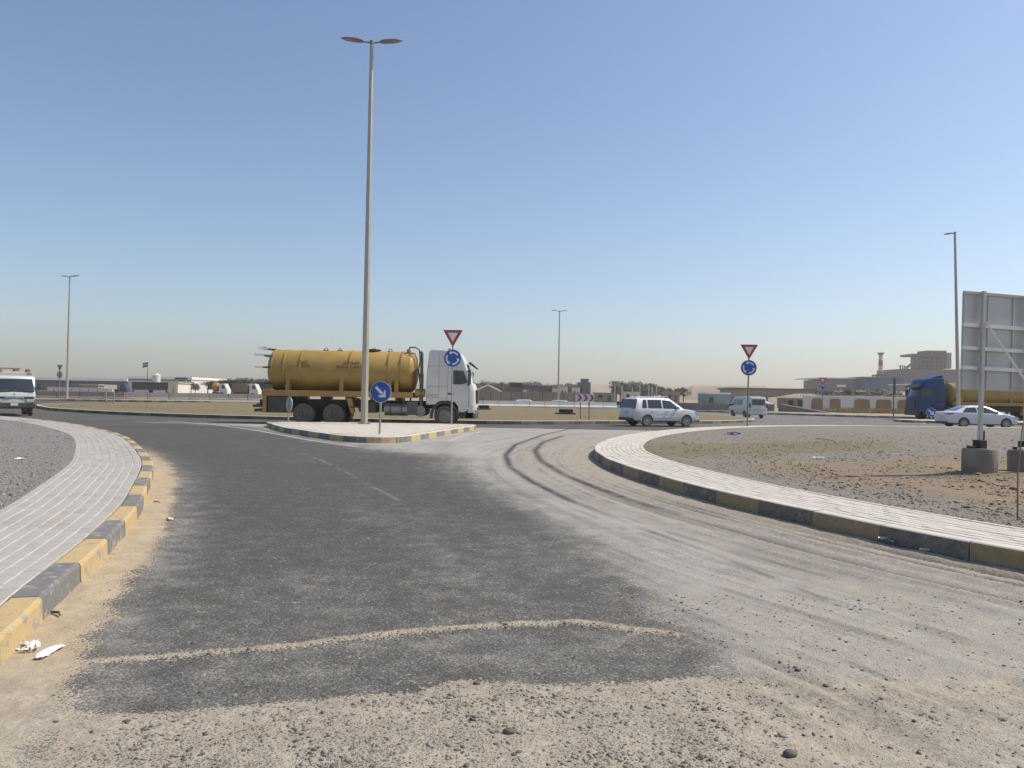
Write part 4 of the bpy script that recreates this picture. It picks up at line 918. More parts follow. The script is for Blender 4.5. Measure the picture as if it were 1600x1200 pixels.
def make_cab(e, x0, paint, tall=True, detail=True):
    """cab 2.45 m long from x0; returns body"""
    out = [(0, 1.05), (0, 1.6), (.02, 2.6), (.10, 3.52), (.16, 3.70), (.24, 3.73), (.95, 3.71), (1.45, 3.64), (1.70, 3.50), (1.92, 3.14), (2.06, 2.80), (2.30, 2.10), (2.38, 1.95), (2.43, 1.70), (2.45, 1.1), (2.45, .95), (1.93, .70), (1.66, .70), (1.60, .95), (1.38, 1.20), (.95, 1.26), (.60, 1.20), (.42, 1.05)]
    out = [(x+x0, z) for x, z in out]; b = MB(); slab(b, out, [(-1.22, .10, .30), (-1.20, .03, .22), (-1.12, 0, .13), (-.6, 0, .02), (0, 0, 0), (.6, 0, .02), (1.12, 0, .13), (1.20, .03, .22), (1.22, .10, .30)])
    body = b.build('cab', paint, e, smooth=38)
    for sd in (-1, 1):
        y = sd*1.222; T = lambda q, d=.0: [(x0+u, z) for u, z in q]
        b = MB(); b.prism(T([(1.20, 2.12), (1.22, 2.68), (1.34, 2.74), (1.78, 2.72), (2.00, 2.16), (1.70, 2.05), (1.30, 2.06)]), *sorted((sd*1.195, sd*1.226))); b.build('side_window', M_glass, body)
        b = MB()
        for q in ([(1.02, 1.30), (1.035, 1.30), (1.06, 3.0), (1.045, 3.0)], [(.03, 1.92), (1.02, 1.92), (1.02, 1.935), (.03, 1.935)], [(.03, 1.40), (1.03, 1.38), (1.03, 1.395), (.03, 1.415)], [(.05, 2.92), (1.05, 2.92), (1.05, 2.932), (.05, 2.932)], [(.60, 1.42), (.612, 1.42), (.63, 3.5), (.618, 3.5)], [(2.06, .98), (2.075, .98), (2.075, 2.05), (2.06, 2.05)]):
            b.prism(T(q), *sorted((sd*1.21, sd*1.2235)))
        b.build('panel_gap', M_greyplas, body)
        b = MB(); b.prism(T([(1.06, 1.55), (1.32, 1.55), (1.32, 1.64), (1.06, 1.64)]), *sorted((sd*1.21, sd*1.232))); b.build('door_handle', M_plas, body)
        b = MB(); b.box(x0+2.02, x0+2.16, *sorted((sd*1.22, sd*1.50)), 2.05, 2.72, .03); b.build('mirror', M_plas, body); b = MB(); b.tube([(x0+1.98, sd*1.12, 2.72), (x0+2.08, sd*1.34, 2.72)], .03); b.tube([(x0+1.98, sd*1.18, 2.02), (x0+2.08, sd*1.34, 2.08)], .03); b.build('mirror_arm', M_plas, body)
        b = MB(); b.prism([(x0+1.63, .42), (x0+2.28, .42), (x0+2.28, .72), (x0+1.95, .74), (x0+1.70, .72)], *sorted((sd*.95, sd*1.20))); b.build('step', M_under, body)
        b = MB(); b.box(x0+2.12, x0+2.33, *sorted((sd*.72, sd*1.15)), .62, 1.10, .03); b.build('headlight', M_lamp, body)
        # wheel arch
        b = MB(); cx_ = x0+.90; L = [(cx_+.68*math.cos(a), .52+.70*math.sin(a)) for a in np.linspace(R(-10), R(190), 18)]
        for p, q in zip(L[:-1], L[1:]):
            k = .86; P = lambda r, kk: (cx_+(r[0]-cx_)*kk, .52+(r[1]-.52)*kk)
            y0_, y1_ = sd*.85, sd*1.235; b.mesh([(*P(p, 1.02)[:1], y0_, P(p, 1.02)[1]), (P(p, 1.02)[0], y1_, P(p, 1.02)[1]), (P(q, 1.02)[0], y1_, P(q, 1.02)[1]), (P(q, 1.02)[0], y0_, P(q, 1.02)[1]), (P(p, k)[0], y1_, P(p, k)[1]), (P(q, k)[0], y1_, P(q, k)[1]), (P(p, k)[0], y0_, P(p, k)[1]), (P(q, k)[0], y0_, P(q, k)[1])], [(0, 1, 2, 3), (1, 4, 5, 2), (4, 6, 7, 5)])
        b.build('wheel_arch', M_under, body)
    # windscreen, sun visor, grille, bumper
    b = MB(); L = []
    for x, z in ((2.31, 2.13), (2.20, 2.42), (2.095, 2.76)): L.append([(x0+x+.014-f, y, z+.01) for y, f in ((-1.08, .155), (-.6, .028), (0, 0.0), (.6, .028), (1.08, .155))])
    for p, q in zip(L[:-1], L[1:]):
        for j in range(4): b.face([p[j], p[j+1], q[j+1], q[j]])
    b.build('windscreen', M_glass, body, smooth=60)
    b = MB(); b.prism([(x0+1.98, 3.10), (x0+2.10, 3.16), (x0+2.42, 2.88), (x0+2.34, 2.86)], -1.05, 1.05); b.build('sun_visor', M_plas, body)
    b = MB(); b.box(x0+2.40, x0+2.475, -.78, .78, 1.15, 1.82, .02); b.build('grille', M_plas, body)
    b = MB(); slab(b, [(x0+1.95, .42), (x0+2.48, .42), (x0+2.50, .80), (x0+2.42, .92), (x0+2.05, .92)], [(-1.20, .04, .18), (-1.1, 0, .1), (0, 0, 0), (1.1, 0, .1), (1.20, .04, .18)]); b.build('bumper', M_plas, body, smooth=40)
    b = MB(); slab(b, [(x0+2.06, .66), (x0+2.47, .66), (x0+2.46, 1.14), (x0+2.12, 1.14)], [(-1.205, .05, .16), (-1.15, .01, .1), (-.8, .01, .03)]); b.build('lamp_panel', paint, body)
    b = MB(); slab(b, [(x0+2.06, .66), (x0+2.47, .66), (x0+2.46, 1.14), (x0+2.12, 1.14)], [(.8, .01, .03), (1.15, .01, .1), (1.205, .05, .16)]); b.build('lamp_panel', paint, body)
    b = MB(); b.cyl((x0+1.0, 0, 3.70), (x0+1.0, 0, 3.85), .09, .07, 12); b.build('beacon', mat('amber', (.5, .18, .02), .4), body); b = MB(); b.box(x0+.12, x0+.34, .5, .9, 3.70, 3.78, .02); b.build('roof_vent', M_plas, body)
    return body
def make_tanker(loc, rz, label, paint, name='tanker_truck', xr=-4.95, xf=2.38, cab0=2.92, R_t=1.0, zc=2.64, near=True):
    e = empty(name, loc, rz, label, 'tanker truck')
    L0, L1 = xr, xf; pr = []
    for a in np.linspace(0, math.pi/2, 7): pr.append((L0+.28*(1-math.sin(a)), R_t*(.0 if a == 0 else (math.sin(a)*.18+.82) if False else math.sin(a)**.35)))
    prof = [(L0-.0, 0.0), (L0+.03, .45), (L0+.10, .75), (L0+.20, .92), (L0+.30, 1.0), (L1-.30, 1.0), (L1-.20, .95), (L1-.10, .80), (L1-.03, .5), (L1, 0)]
    b = MB(); b.lathe([(x, r*R_t) for x, r in prof], 48, 'x', (0, 0, zc)); tk = b.build('tank', M_tank, e, smooth=35)
    for x in (L0+.34, L0+.92, L0+1.72, L0+4.12, L0+6.0, L1-.72):
        b = MB(); wd = .05 if x > L0+.5 else .035; b.lathe([(x-wd, R_t-.01), (x-wd*.8, R_t+.034), (x+wd*.8, R_t+.034), (x+wd, R_t-.01)], 48, 'x', (0, 0, zc)); b.build('hoop', M_tank, tk, smooth=35)
    b = MB(); b.box(L0+.3, L1-.3, -R_t-.008, -R_t+.02, zc-.03, zc-.015); b.box(L0+.3, L1-.3, R_t-.02, R_t+.008, zc-.03, zc-.015); b.build('seam', M_tank, tk)
    # hatches and lifting eyes
    for x in (L0+2.75, L0+5.95, L0+3.45):
        b = MB(); k = .055 if x == L0+3.45 else .075
        b.tube([(x+k*math.cos(a), 0, zc+R_t+.06+k*math.sin(a)) for a in np.linspace(R(-40), R(220), 12)], .016, 6); b.box(x-.13, x+.13, -.06, .06, zc+R_t-.02, zc+R_t+.03, .006); b.build('lifting_eye', M_iron, tk)
    b = MB(); x = L0+5.15; b.cyl((x, 0, zc+R_t-.03), (x, 0, zc+R_t+.05), .30, .32, 24); b.lathe([(zc+R_t+.05, .36), (zc+R_t+.09, .34), (zc+R_t+.12, .12), (zc+R_t+.125, 0)], 24, 'z', (x, 0, 0)); b.tube([(x-.1, 0, zc+R_t+.11), (x, 0, zc+R_t+.17), (x+.1, 0, zc+R_t+.11)], .012, 6); b.build('hatch', M_iron, tk, smooth=40)
    # rear door clamps with handles
    for i, (a, ln) in enumerate(((75, .55), (40, .55), (5, .42), (-40, .35), (105, .5), (140, .5), (175, .42))):
        ca, sa = math.cos(R(a)), math.sin(R(a)); P = lambda r, x: (x, -r*ca, zc+r*sa)
        b = MB(); b.obox(P(R_t+.03, L0+.16), (.20, 0, 0), tuple(.04*v for v in (0, sa, ca)), tuple(.03*v for v in (0, -ca, sa))); b.tube([P(R_t+.08, L0+.05), P(R_t+.14, L0-.25), P(R_t+.13, L0-ln)], .011, 6); b.tube([P(R_t+.03, L0+.05), P(R_t+.05, L0-.25), P(R_t+.02, L0-ln*.95)], .011, 6)
        b.build('door_clamp', M_dull, tk)
    # pipe over the tank front
    b = MB(); b.cyl((L1-.42, -.35, zc+R_t-.15), (L1-.42, -.35, zc+R_t+.10), .10, .10, 14); b.build('valve_block', M_beam, tk, smooth=40)
    b = MB(); b.tube([(L1-.42, -.35, zc+R_t+.10), (L1-.38, -.35, zc+R_t+.2), (L1-.1, -.38, zc+R_t+.22), (L1+.12, -.45, zc+R_t+.08), (L1+.17, -.5, zc+.55), (L1+.10, -.6, zc+.1), (L1+.22, -.75, zc-.55), (L1+.34, -.85, zc-1.2)], .035, 8); b.tube([(L1-.36, -.55, zc+R_t-.12), (L1-.1, -.60, zc+R_t-.08), (L1+.04, -.62, zc+.6), (L1+.03, -.62, zc+.1)], .028, 8); b.build('suction_pipe', M_dull, tk, smooth=50)
    # frame beam, saddles
    b = MB(); b.box(L0+.02, L1-.08, -1.21, -1.12, 1.36, 1.64, .01); b.box(L0+.02, L1-.08, 1.12, 1.21, 1.36, 1.64, .01); b.box(L0+.02, L0+.12, -1.12, 1.12, 1.36, 1.64); b.build('side_beam', M_beam, e)
    b = MB(); b.box(L0+.1, cab0+2.2, -.45, -.33, .85, 1.22); b.box(L0+.1, cab0+2.2, .33, .45, .85, 1.22)
    for x in np.arange(L0+.4, L1, 1.2): b.box(x, x+.1, -1.12, 1.12, 1.22, 1.36); b.box(x, x+.1, -.40, .40, .90, 1.2)
    b.build('chassis', M_under, e)
    for x in (L0+1.18, L0+3.78, L0+6.1, L1-.9):
        b = MB(); 
        for sd in (-1, 1): b.prism([(sd*.55, 1.40), (sd*1.10, 1.40), (sd*1.10, 1.80), (sd*.93, 2.30), (sd*.72, 1.95)], x-.09, x+.09, 'yz')
        b.build('saddle', M_tank, e)
    return e, tk
TX = -7.07
e, tk = make_tanker((TX, 38.15, 0), 0, 'yellow vacuum tanker truck with a white cab passing behind the traffic island', M_cabw)
def finish_tanker(e, tk, cab0, paint, rear=(-2.93, -1.50), rdetail=True):
    make_cab(e, cab0, paint)
    for sd in (-1, 1):
        for x in rear: truck_wheel(e, x, sd*.97, .52, .55, sd)
        truck_wheel(e, cab0+.93, sd*1.04, .52, .32, sd, True)
        b = MB()
        for x in rear:
            L = [(x+.60*math.cos(a), .52+.62*math.sin(a)) for a in np.linspace(R(20), R(160), 10)]
            for p, q in zip(L[:-1], L[1:]): b.mesh([(p[0], sd*.72, p[1]), (p[0], sd*1.23, p[1]), (q[0], sd*1.23, q[1]), (q[0], sd*.72, q[1])], [(0, 1, 2, 3)])
        b.build('mudguard', M_under, e)
        b = MB(); x = rear[1]+.62; b.prism([(x, 1.30), (x+.22, 1.30), (x+.40, .62), (x+.22, .58)], *sorted((sd*.9, sd*1.18))); b.build('mud_flap', M_beam, e)
        b = MB(); b.cyl((.95, sd*.93, .80), (2.05, sd*.93, .80), .30, n=24); b.build('fuel_tank', M_steel, e, smooth=40)
        for x in (1.2, 1.75): b = MB(); b.cyl((x, sd*.93, .80), (x+.07, sd*.93, .80), .307, n=24); b.build('tank_strap', M_dull, e, smooth=40)
        b = MB(); b.box(2.02, 2.55, *sorted((sd*.62, sd*1.20)), .55, 1.20, .03); b.build('battery_box', M_greyplas, e)
        b = MB(); b.cyl((2.65, sd*.35, .74), (2.65, sd*1.19, .74), .27, n=24); b.build('air_tank', mat('air_tank_grey', (.20, .20, .19), .6, var=.15, dust=.3), e, smooth=40)
        b = MB(); b.box(0, .55, *sorted((sd*.5, sd*1.15)), .62, 1.15, .02); b.box(1.85, 1.93, *sorted((sd*1.12, sd*1.2)), .55, 1.36); b.box(.3, 1.9, *sorted((sd*1.19, sd*1.21)), 1.0, 1.06); b.box(-.7, .0, *sorted((sd*1.15, sd*1.18)), .85, .91); b.build('side_guard', M_under if sd > 0 else M_under, e)
        b = MB(); b.box(rear[0]-1.75, rear[0]-.72, *sorted((sd*.55, sd*1.15)), .55, 1.34, .02); b.build('tool_box', M_under, e)
    b = MB(); b.box(rear[0]-1.95, rear[0]-1.85, -1.2, 1.2, .55, 1.36, .01); b.box(rear[0]-1.98, rear[0]-1.80, -1.22, -1.12, .55, 1.36); b.build('rear_frame', M_beam, e)
    b = MB(); b.box(rear[0]-2.45, rear[0]-1.98, -1.0, 1.0, .58, .72, .02); b.cyl((rear[0]-2.2, -.8, 1.02), (rear[0]-1.98, -.8, 1.02), .16, n=14); b.tube([(rear[0]-2.4, -.7, .95), (rear[0]-2.1, -.7, .8), (rear[0]-2.1, -.7, .6)], .05); b.box(rear[0]-2.5, rear[0]-2.0, -1.05, -.8, .8, .92); b.build('rear_bumper', M_under, e)
    b = MB(); b.cyl((cab0-.25, -1.0, .95), (cab0-.25, -1.0, 2.55), .10, n=16); b.cyl((cab0-.25, -1.0, 2.55), (cab0-.25, -1.0, 3.45), .075, n=16); b.tube([(cab0-.25, -1.0, 3.44), (cab0-.25, -1.0, 3.55), (cab0-.33, -1.0, 3.62)], .075, 12); b.build('exhaust_stack', M_dull, e, smooth=40)
    b = MB(); b.cyl((cab0-.55, -.9, 1.62), (cab0-.08, -.9, 1.62), .20, n=16); b.build('vacuum_pump', M_beam, e, smooth=40)
finish_tanker(e, tk, 2.94, M_cabw)
yy_ = -1.0
for body, sz, x, zz_ in (('WASTE', .20, -3.05, 2.82), ('SEWAGE WATER', .19, -.72, 2.80)):
    a_ = math.asin((zz_-2.64)/1.0); o = lettering(body, sz, M_ltr, tk, (x, -math.cos(a_)*1.008-.002, zz_), (math.pi/2-a_, 0, 0))
for x, wd_ in ((-3.05, .42), (-.72, .78)):   # cursive line above each English line
    b = MB(); n = int(wd_/.045); a_ = math.asin((3.02-2.64)/1.0); yb_ = -math.cos(a_)*1.012-.002; P_l = [(x-wd_/2+wd_*i/n, yb_+.008*math.sin(i*1.7), 3.02+.028*math.sin(i*1.7)+.02*math.sin(i*.9+1)) for i in range(n+1)]
    b.tube(P_l, .013, 5)
    for i in (2, 5, 9, 13):
        if i < n: b.box(P_l[i][0]-.015, P_l[i][0]+.015, yb_-.008, yb_+.02, 3.075, 3.10)
    b.build('lettering', M_ltr, tk)
b = MB(); b.box(4.0-1.02, 4.0-.48, -1.2275, -1.2235, 1.46, 1.56); b.build('cab_lettering', mat('pale_print', (.40, .40, .39), .6), e)

# ---------------- tanker with a blue cab, far right
M_cabb = mat('cab_paint_blue', (.007, .05, .15), .45, var=.08, scale=2, dust=.03, coat=0, spec=.3)
M_tank_keep = M_tank
p = far(1451, 655, 67.2)
e2, tk2 = make_tanker((p.x+4.2, 68.4, 0), math.pi, 'ochre tanker truck with a blue cab waiting behind the white saloon car', M_cabb, xr=-9.2, xf=2.15, cab0=2.75, zc=2.35)
finish_tanker(e2, tk2, 2.75, M_cabb, rear=(-6.4, -4.95))
b = MB(); slab(b, [(2.80, 3.55), (2.85, 3.95), (3.0, 4.02), (3.5, 3.86), (4.4, 3.56)], [(-1.0, .05, .05), (-.9, 0, 0), (.9, 0, 0), (1.0, .05, .05)]); b.build('roof_deflector', M_cabb, e2, smooth=40)

# ---------------- small flatbed truck, far left
M_cant = mat('small_truck_white', (.56, .60, .57), .38, var=.05, scale=2, dust=.14, coat=.3)
M_tim = mat('cargo_timber', (.30, .17, .10), .85, var=.35, scale=5)
M_rack = mat('rack_cream', (.62, .56, .46), .6, var=.1)
def make_flatbed(loc, rz):
    e = empty('flatbed_truck', loc, rz, 'small white flatbed truck with a loaded roof rack coming round the roundabout', 'truck')
    b = MB(); out = [(.15, .72), (.15, 1.9), (.28, 2.12), (.5, 2.18), (1.15, 2.15), (1.32, 2.05), (1.62, 1.38), (1.68, 1.28), (1.72, .95), (1.70, .72)]
    slab(b, out, [(-.98, .10, .16), (-.955, .03, .10), (-.88, 0, .05), (0, 0, 0), (.88, 0, .05), (.955, .03, .10), (.98, .10, .16)]); cab = b.build('cab', M_cant, e, smooth=35)
    L = []; b = MB()
    for x, z, hw in ((1.645, 1.37, .90), (1.50, 1.70, .87), (1.365, 2.0, .82)): L.append([(x+.012-f, y*hw, z) for y, f in ((-1, .055), (-.5, .018), (0, 0), (.5, .018), (1, .055))])
    for p, q in zip(L[:-1], L[1:]):
        for j in range(4): b.face([p[j], p[j+1], q[j+1], q[j]])
    b.build('windscreen', M_glass, cab, smooth=60)
    b = MB(); b.obox((1.665, 0, 1.345), (.012, 0, -.02), (0, .90, 0), (.012, 0, .028)); b.build('wiper_panel', M_plas, cab)
    b = MB(); b.tube([(1.69, -.25, 1.37), (1.66, .25, 1.45)], .012, 5); b.tube([(1.69, .15, 1.37), (1.66, .65, 1.44)], .012, 5); b.build('wiper', M_plas, cab)
    for sd in (-1, 1):
        b = MB(); b.prism([(.62, 1.40), (1.48, 1.38), (1.22, 1.98), (.62, 2.0)], *sorted((sd*.94, sd*.985))); b.build('side_window', M_glass, cab)
        b = MB(); b.box(1.52, 1.60, *sorted((sd*1.04, sd*1.22)), 1.46, 1.82, .03); b.tube([(1.5, sd*.93, 1.95), (1.56, sd*1.13, 1.90), (1.56, sd*1.13, 1.4), (1.5, sd*.93, 1.36)], .014, 5); b.build('mirror', M_plas, cab)
        b = MB(); b.box(1.66, 1.735, *sorted((sd*.55, sd*.90)), .74, .90, .02); b.build('headlight', M_lamp, cab); b = MB(); b.box(1.665, 1.742, *sorted((sd*.905, sd*.96)), .74, .92, .01); b.build('indicator', mat('amber', (.5, .18, .02), .4), cab)
        for x, w in ((.95, .2), (-1.75, .36)): wheel(e, x, sd*.80, .375, w, sd, M_rimd, 8)
    b = MB(); b.box(1.70, 1.728, -.92, .92, .935, 1.05, .01); b.build('grille', M_plas, cab)
    b = MB(); b.box(1.60, 1.80, -.97, .97, .44, .72, .03); b.box(1.3, 1.62, -.9, .9, .40, .74); b.build('bumper', M_under, e)
    b = MB(); b.box(1.80, 1.815, -.17, .17, .56, .70); b.build('number_plate', M_plate, e)
    lettering('MITSUBISHI', .115, mat('letter_white', (.7, .7, .7), .5), cab, (1.7295, 0, .99), (math.pi/2, 0, math.pi/2), 1.5)
    b = MB()
    for a in (90, 210, 330):   # three-diamond badge
        c, s = math.cos(R(a)), math.sin(R(a)); T = [(0, 0), (.5, .29), (1, 0), (.5, -.29)]; b.prism([((u*c-v*s)*.055, 1.19+(u*s+v*c)*.055) for u, v in T], 1.712, 1.722, 'yz')
    b.build('badge', mat('badge_dark', (.10, .08, .08), .4, .3), cab)
    b = MB(); b.box(-3.0, .05, -.98, .98, .82, .98, .01); b.build('flatbed', M_under, e); b = MB(); b.box(-3.1, 1.5, -.42, -.30, .5, .8); b.box(-3.1, 1.5, .30, .42, .5, .8); b.build('chassis', M_under, e)
    b = MB()
    for y in (-.95, 0, .95): b.box(.03, .09, y-.03, y+.03, .98, 2.42)
    b.box(.02, .10, -1.0, 1.0, 2.34, 2.42); b.box(.025, .095, -1.0, 1.0, 1.9, 1.96)
    for y in (-.95, .95): b.box(-3.0, .02, y-.03, y+.03, 2.30, 2.36); [b.box(x, x+.05, y-.03, y+.03, .98, 2.30) for x in (-3.0, -2.0, -1.0)]
    b.build('rack', M_rack, e)
    return e
p = at(47, 649.5); ft = make_flatbed((0, 0, 0), 0); az = R(-53)
off = Matrix.Rotation(az, 3, 'Z') @ Vector((.95, .80, 0)); ft.location = (p[0]-off.x, p[1]-off.y, 0); ft.rotation_euler = (0, 0, az)
rt = Matrix.Rotation(az, 3, 'Z')
for k, (x, y, z, lx, ly, lz) in enumerate([(-.6, -.55, 2.46, 1.5, .16, .06), (-.7, .2, 2.47, 1.6, .2, .07), (-.5, .75, 2.48, 1.3, .14, .08), (-.2, -.1, 2.58, .22, .95, .035)]):
    b = MB(); b.box(-lx/2, lx/2, -ly/2, ly/2, -lz, lz, .01); o = b.build('cargo_plank', M_tim); v = rt @ Vector((x, y, z)); o.location = (ft.location.x+v.x, ft.location.y+v.y, v.z); o.rotation_euler = (0, 0, az)
    tag(o, ['brown plank at the outer edge of the small truck rack', 'thick brown plank along the middle of the small truck rack', 'brown plank lying over the driver side of the small truck rack', 'brown board laid crosswise on top of the truck rack load'][k], 'plank', 'planks on the small truck')

# ================================================================ FAR BACKGROUND
M_bar = mat('barrier_concrete', (.175, .165, .155), .9, var=.2, scale=.7, dust=.2)
M_barw = mat('barrier_whitewashed', (.62, .60, .55), .85, var=.15, scale=.7, dust=.2)
M_cream = mat('cream_render', (.60, .56, .46), .9, var=.1, scale=.3)
M_wwall = mat('white_render', (.62, .60, .56), .9, var=.08, scale=.3, dust=.15)
M_tanw = mat('tan_wall', (.27, .22, .165), .9, var=.15, scale=.4, dust=.2)
M_brown = mat('brown_panel', (.26, .165, .095), .9, var=.12, scale=.5, dust=.15)
M_dbrown = mat('dark_brown_roof', (.10, .085, .075), .8, var=.2, scale=.4)
M_roofw = mat('white_sheet_roof', (.80, .80, .78), .5, var=.06, scale=.2)
M_greyb = mat('grey_cladding', (.115, .12, .125), .7, var=.15, scale=.12)
M_blueb = mat('blue_cladding', (.022, .05, .15), .7, var=.12, scale=.1)
M_dark = mat('dark_opening', (.03, .03, .032), .9)
M_stl = mat('dark_steelwork', (.09, .09, .095), .7, var=.2, scale=.5)
M_teal = mat('teal_sheet', (.16, .26, .27), .7, var=.1, scale=.3)

# ---- concrete road barriers, one object each
def barrier_mesh(L, h, m):
    b = MB(); s = [(-.30, 0), (-.30, .10), (-.14, .32), (-.09, h), (.09, h), (.14, .32), (.30, .10), (.30, 0)]; b.prism(s, -L/2+.03, L/2-.03, 'yz')
    return b.to_mesh('road_barrier', m)
def barrier_row(pts, L, h, m, label, group, z=0.0, rev=False):
    p = Path(pts, smooth=False); me = barrier_mesh(L, h, m); n = int(p.L/L)
    for i in range(n):
        q, a = p.at((i+.5)*L); o = link('road_barrier', me); o.location = (q[0], q[1], z); o.rotation_euler = (0, 0, a+random.uniform(-.01, .01)); tag(o, label % ORD[n-1-i if rev else i], 'barrier', group)
barrier_row([(-64, 98), (-51.5, 100.8), (-36, 113.5)], 2.7, .92, M_bar, 'dull grey concrete barrier, %s to the left of the tanker rear', 'grey barriers beyond the roundabout', .14, True)
barrier_row([(-6, 103), (11.3, 108.5), (16, 110)], 2.2, .78, M_barw, 'whitewashed concrete barrier, %s to the right of the tanker cab', 'white barriers beyond the roundabout')
p0 = far(1058, 640, 93); p1 = far(1215, 645, 92.5)
barrier_row([(p0.x, 93), (p1.x, 92.5)], 2.9, 1.0, M_bar, 'dark grey concrete barrier, %s from the silver car in the row behind the van', 'grey barriers behind the van')
q = far(1297, 647, 90); b = MB(); d = Vector((q.x-p1.x, 90-92.5, 0)); Lb = d.length
b.prism([(0, 0), (Lb, 0), (Lb, .12), (.4, 1.0), (0, 1.0)], -.28, .28); o = b.build('barrier_terminal', M_bar, None); o.location = (p1.x+.1, 92.5, 0); o.rotation_euler = (0, 0, math.atan2(d.y, d.x)); tag(o, 'sloping dark end piece of the barrier row behind the white van', 'barrier')
b = MB(); b.prism([(.4, 1.004), (Lb, .124), (Lb, .17), (.4, 1.06)], -.30, .30); c_ = b.build('cap', M_barw, o)

# ---- block buildings: walls, openings and roof slab as parts
def block(name, label, cat, px0, px1, ytop, Y, dep, wall, roof=None, opens=(), rh=.3, over=.25, group=None, yb=None, gable=0):
    a, c = far(px0, ytop, Y), far(px1, ytop, Y); h = (a.z+c.z)/2; z0 = 0.0
    e = empty(name, ((a.x+c.x)/2, Y, z0), 0, label, cat, group); w = (c.x-a.x)/2
    if gable:
        b = MB(); b.prism([(-w, 0), (w, 0), (w, h-gable), (0, h), (-w, h-gable)], 0, dep); b.build('wall', wall, e)
    else:
        b = MB(); b.box(-w, w, 0, dep, 0, h-rh); b.build('wall', wall, e)
        b = MB(); b.box(-w-over, w+over, -over, dep+over, h-rh+.002, h); b.build('roof', roof or wall, e)
    for u0, u1, v0, v1, m, nm in opens:     # fractions of the front
        b = MB(); b.box(-w+2*w*u0, -w+2*w*u1, -.06, -.005, h*v0, h*v1); b.build(nm, m, e)
    return e, w, h
# far left
e, w, h = block('warehouse', 'long low shed with a white roof edge behind the small truck', 'warehouse', 40, 198, 590.5, 330, 40, M_greyb, M_roofw, [(u, u+.012, 0, .9, M_stl, 'column') for u in np.linspace(.05, .95, 8)]+[(.02, .98, .55, .75, M_dbrown, 'painted_shade')], rh=1.1, over=.4)  # dark strip paints the shade beneath the open shed's roof
e, w, h = block('warehouse', 'long white shed behind the flagpole and the small brown-roofed building', 'warehouse', 200, 299, 588.5, 331, 40, M_wwall, M_roofw, [(u, u+.03, .1, .6, M_greyb, 'door') for u in (.08, .22, .36, .62)]+[(.0, 1, .74, .82, M_greyb, 'painted_shade')], rh=1.0, over=.4)  # thin grey strip below the roof edge is painted shade
for k, (x0, x1, yt, Y) in enumerate([(297, 309, 592.5, 380), (310, 317, 594, 380), (318, 328, 598.5, 360)]):
    block('far_store', ['tall pale store at the end of the long white shed', 'narrow white silo block between two pale stores', 'small white store with a low roof by the far trees'][k], 'building', x0, x1, yt, Y, 12, M_wwall, M_roofw, [(.3, .5, .0, .4, M_greyb, 'door')], rh=.3)
b = MB(); p = far(244.5, 597, 300); b.lathe([(0, 1.45), (4.9, 1.45), (5.5, .5), (5.75, .45), (5.8, 0)], 24, 'z'); o = b.build('tank_shell', M_wwall, None, smooth=40); e = empty('storage_tank', (p.x, 300, 0), 0, 'white upright storage tank with a conical top beside the flagpole', 'storage tank'); o.parent = e; o.location = (0, 0, 2.0); b = MB(); b.box(-1.5, 1.5, -1.5, 1.5, 0, 1.995); b.build('stand', M_greyb, e)
e, w, h = block('gatehouse', 'low gatehouse with a dark brown fascia and white panels', 'building', 207, 262, 597, 150, 6, M_greyb, M_dbrown, [(.05, .47, .05, .46, M_wwall, 'window_panel'), (.60, .95, .05, .46, M_wwall, 'window_panel'), (.49, .58, .05, .46, M_dark, 'door'), (-.01, 1.01, .56, .97, M_dbrown, 'fascia')], rh=.1)
block('annex', 'bright cream block at the right end of the gatehouse', 'building', 261, 278, 597.5, 150, 6, M_cream, M_cream, [(.55, .62, .1, .7, M_tanw, 'downpipe')], rh=.12)
e = empty('gantry', (far(283, 610, 160).x, 160, 0), 0, 'grey steel portal frame beside the cream annex', 'gantry'); 
for x in (-.9, .9): b = MB(); b.box(x-.15, x+.15, -.15, .15, 0, 3.6); b.build('column', M_bpost, e)
b = MB(); b.box(-1.3, 1.3, -.2, .2, 3.6, 4.0); b.build('beam', M_greyb, e)
p = far(231, 566, 170); e = empty('flagpole', (p.x, 170, 0), 0, 'tall flagpole flying a small flag above the gatehouse', 'flagpole'); b = MB(); b.cyl((0, 0, 0), (0, 0, p.z), .09, .05, 8); b.build('pole', M_stl, e)
for k, (m, z) in enumerate(((mat('flag_green', (.02, .10, .04), .8), 1.0), (mat('flag_white', (.5, .5, .5), .8), .66), (M_dark, .33))):
    b = MB(); 
    for i in range(5): b.mesh([(-.05-.22*i, .06*math.sin(i*1.4), p.z-1.3+z-.06*i), (-.05-.22*(i+1), .06*math.sin((i+1)*1.4), p.z-1.3+z-.06*(i+1)), (-.05-.22*(i+1), .06*math.sin((i+1)*1.4), p.z-1.3+z+.325-.06*(i+1)), (-.05-.22*i, .06*math.sin(i*1.4), p.z-1.3+z+.325-.06*i)], [(0, 1, 2, 3)])
    b.build('flag_stripe', m, e)
b = MB(); 
for i in range(2): b.box(-.12-.0, -.02, -.012, .012, p.z-.97, p.z-.02)
b.build('flag_hoist', mat('flag_red', (.30, .02, .02), .8), e)
block('boundary_wall', 'bright white boundary wall behind the far left lamp', 'wall', 74, 176, 605.5, 125, .4, M_wwall, M_wwall, [(u, u+.004, 0, .9, M_greyb, 'joint') for u in np.linspace(.1, .9, 7)], rh=.1, over=.06)
block('site_hut', 'beige site hut above the white boundary wall', 'hut', 127, 153, 600.5, 150, 3, M_tanw, M_cream, [(.1, .25, .3, .7, M_dark, 'window'), (.6, .8, .3, .7, M_dark, 'window')], rh=.12)

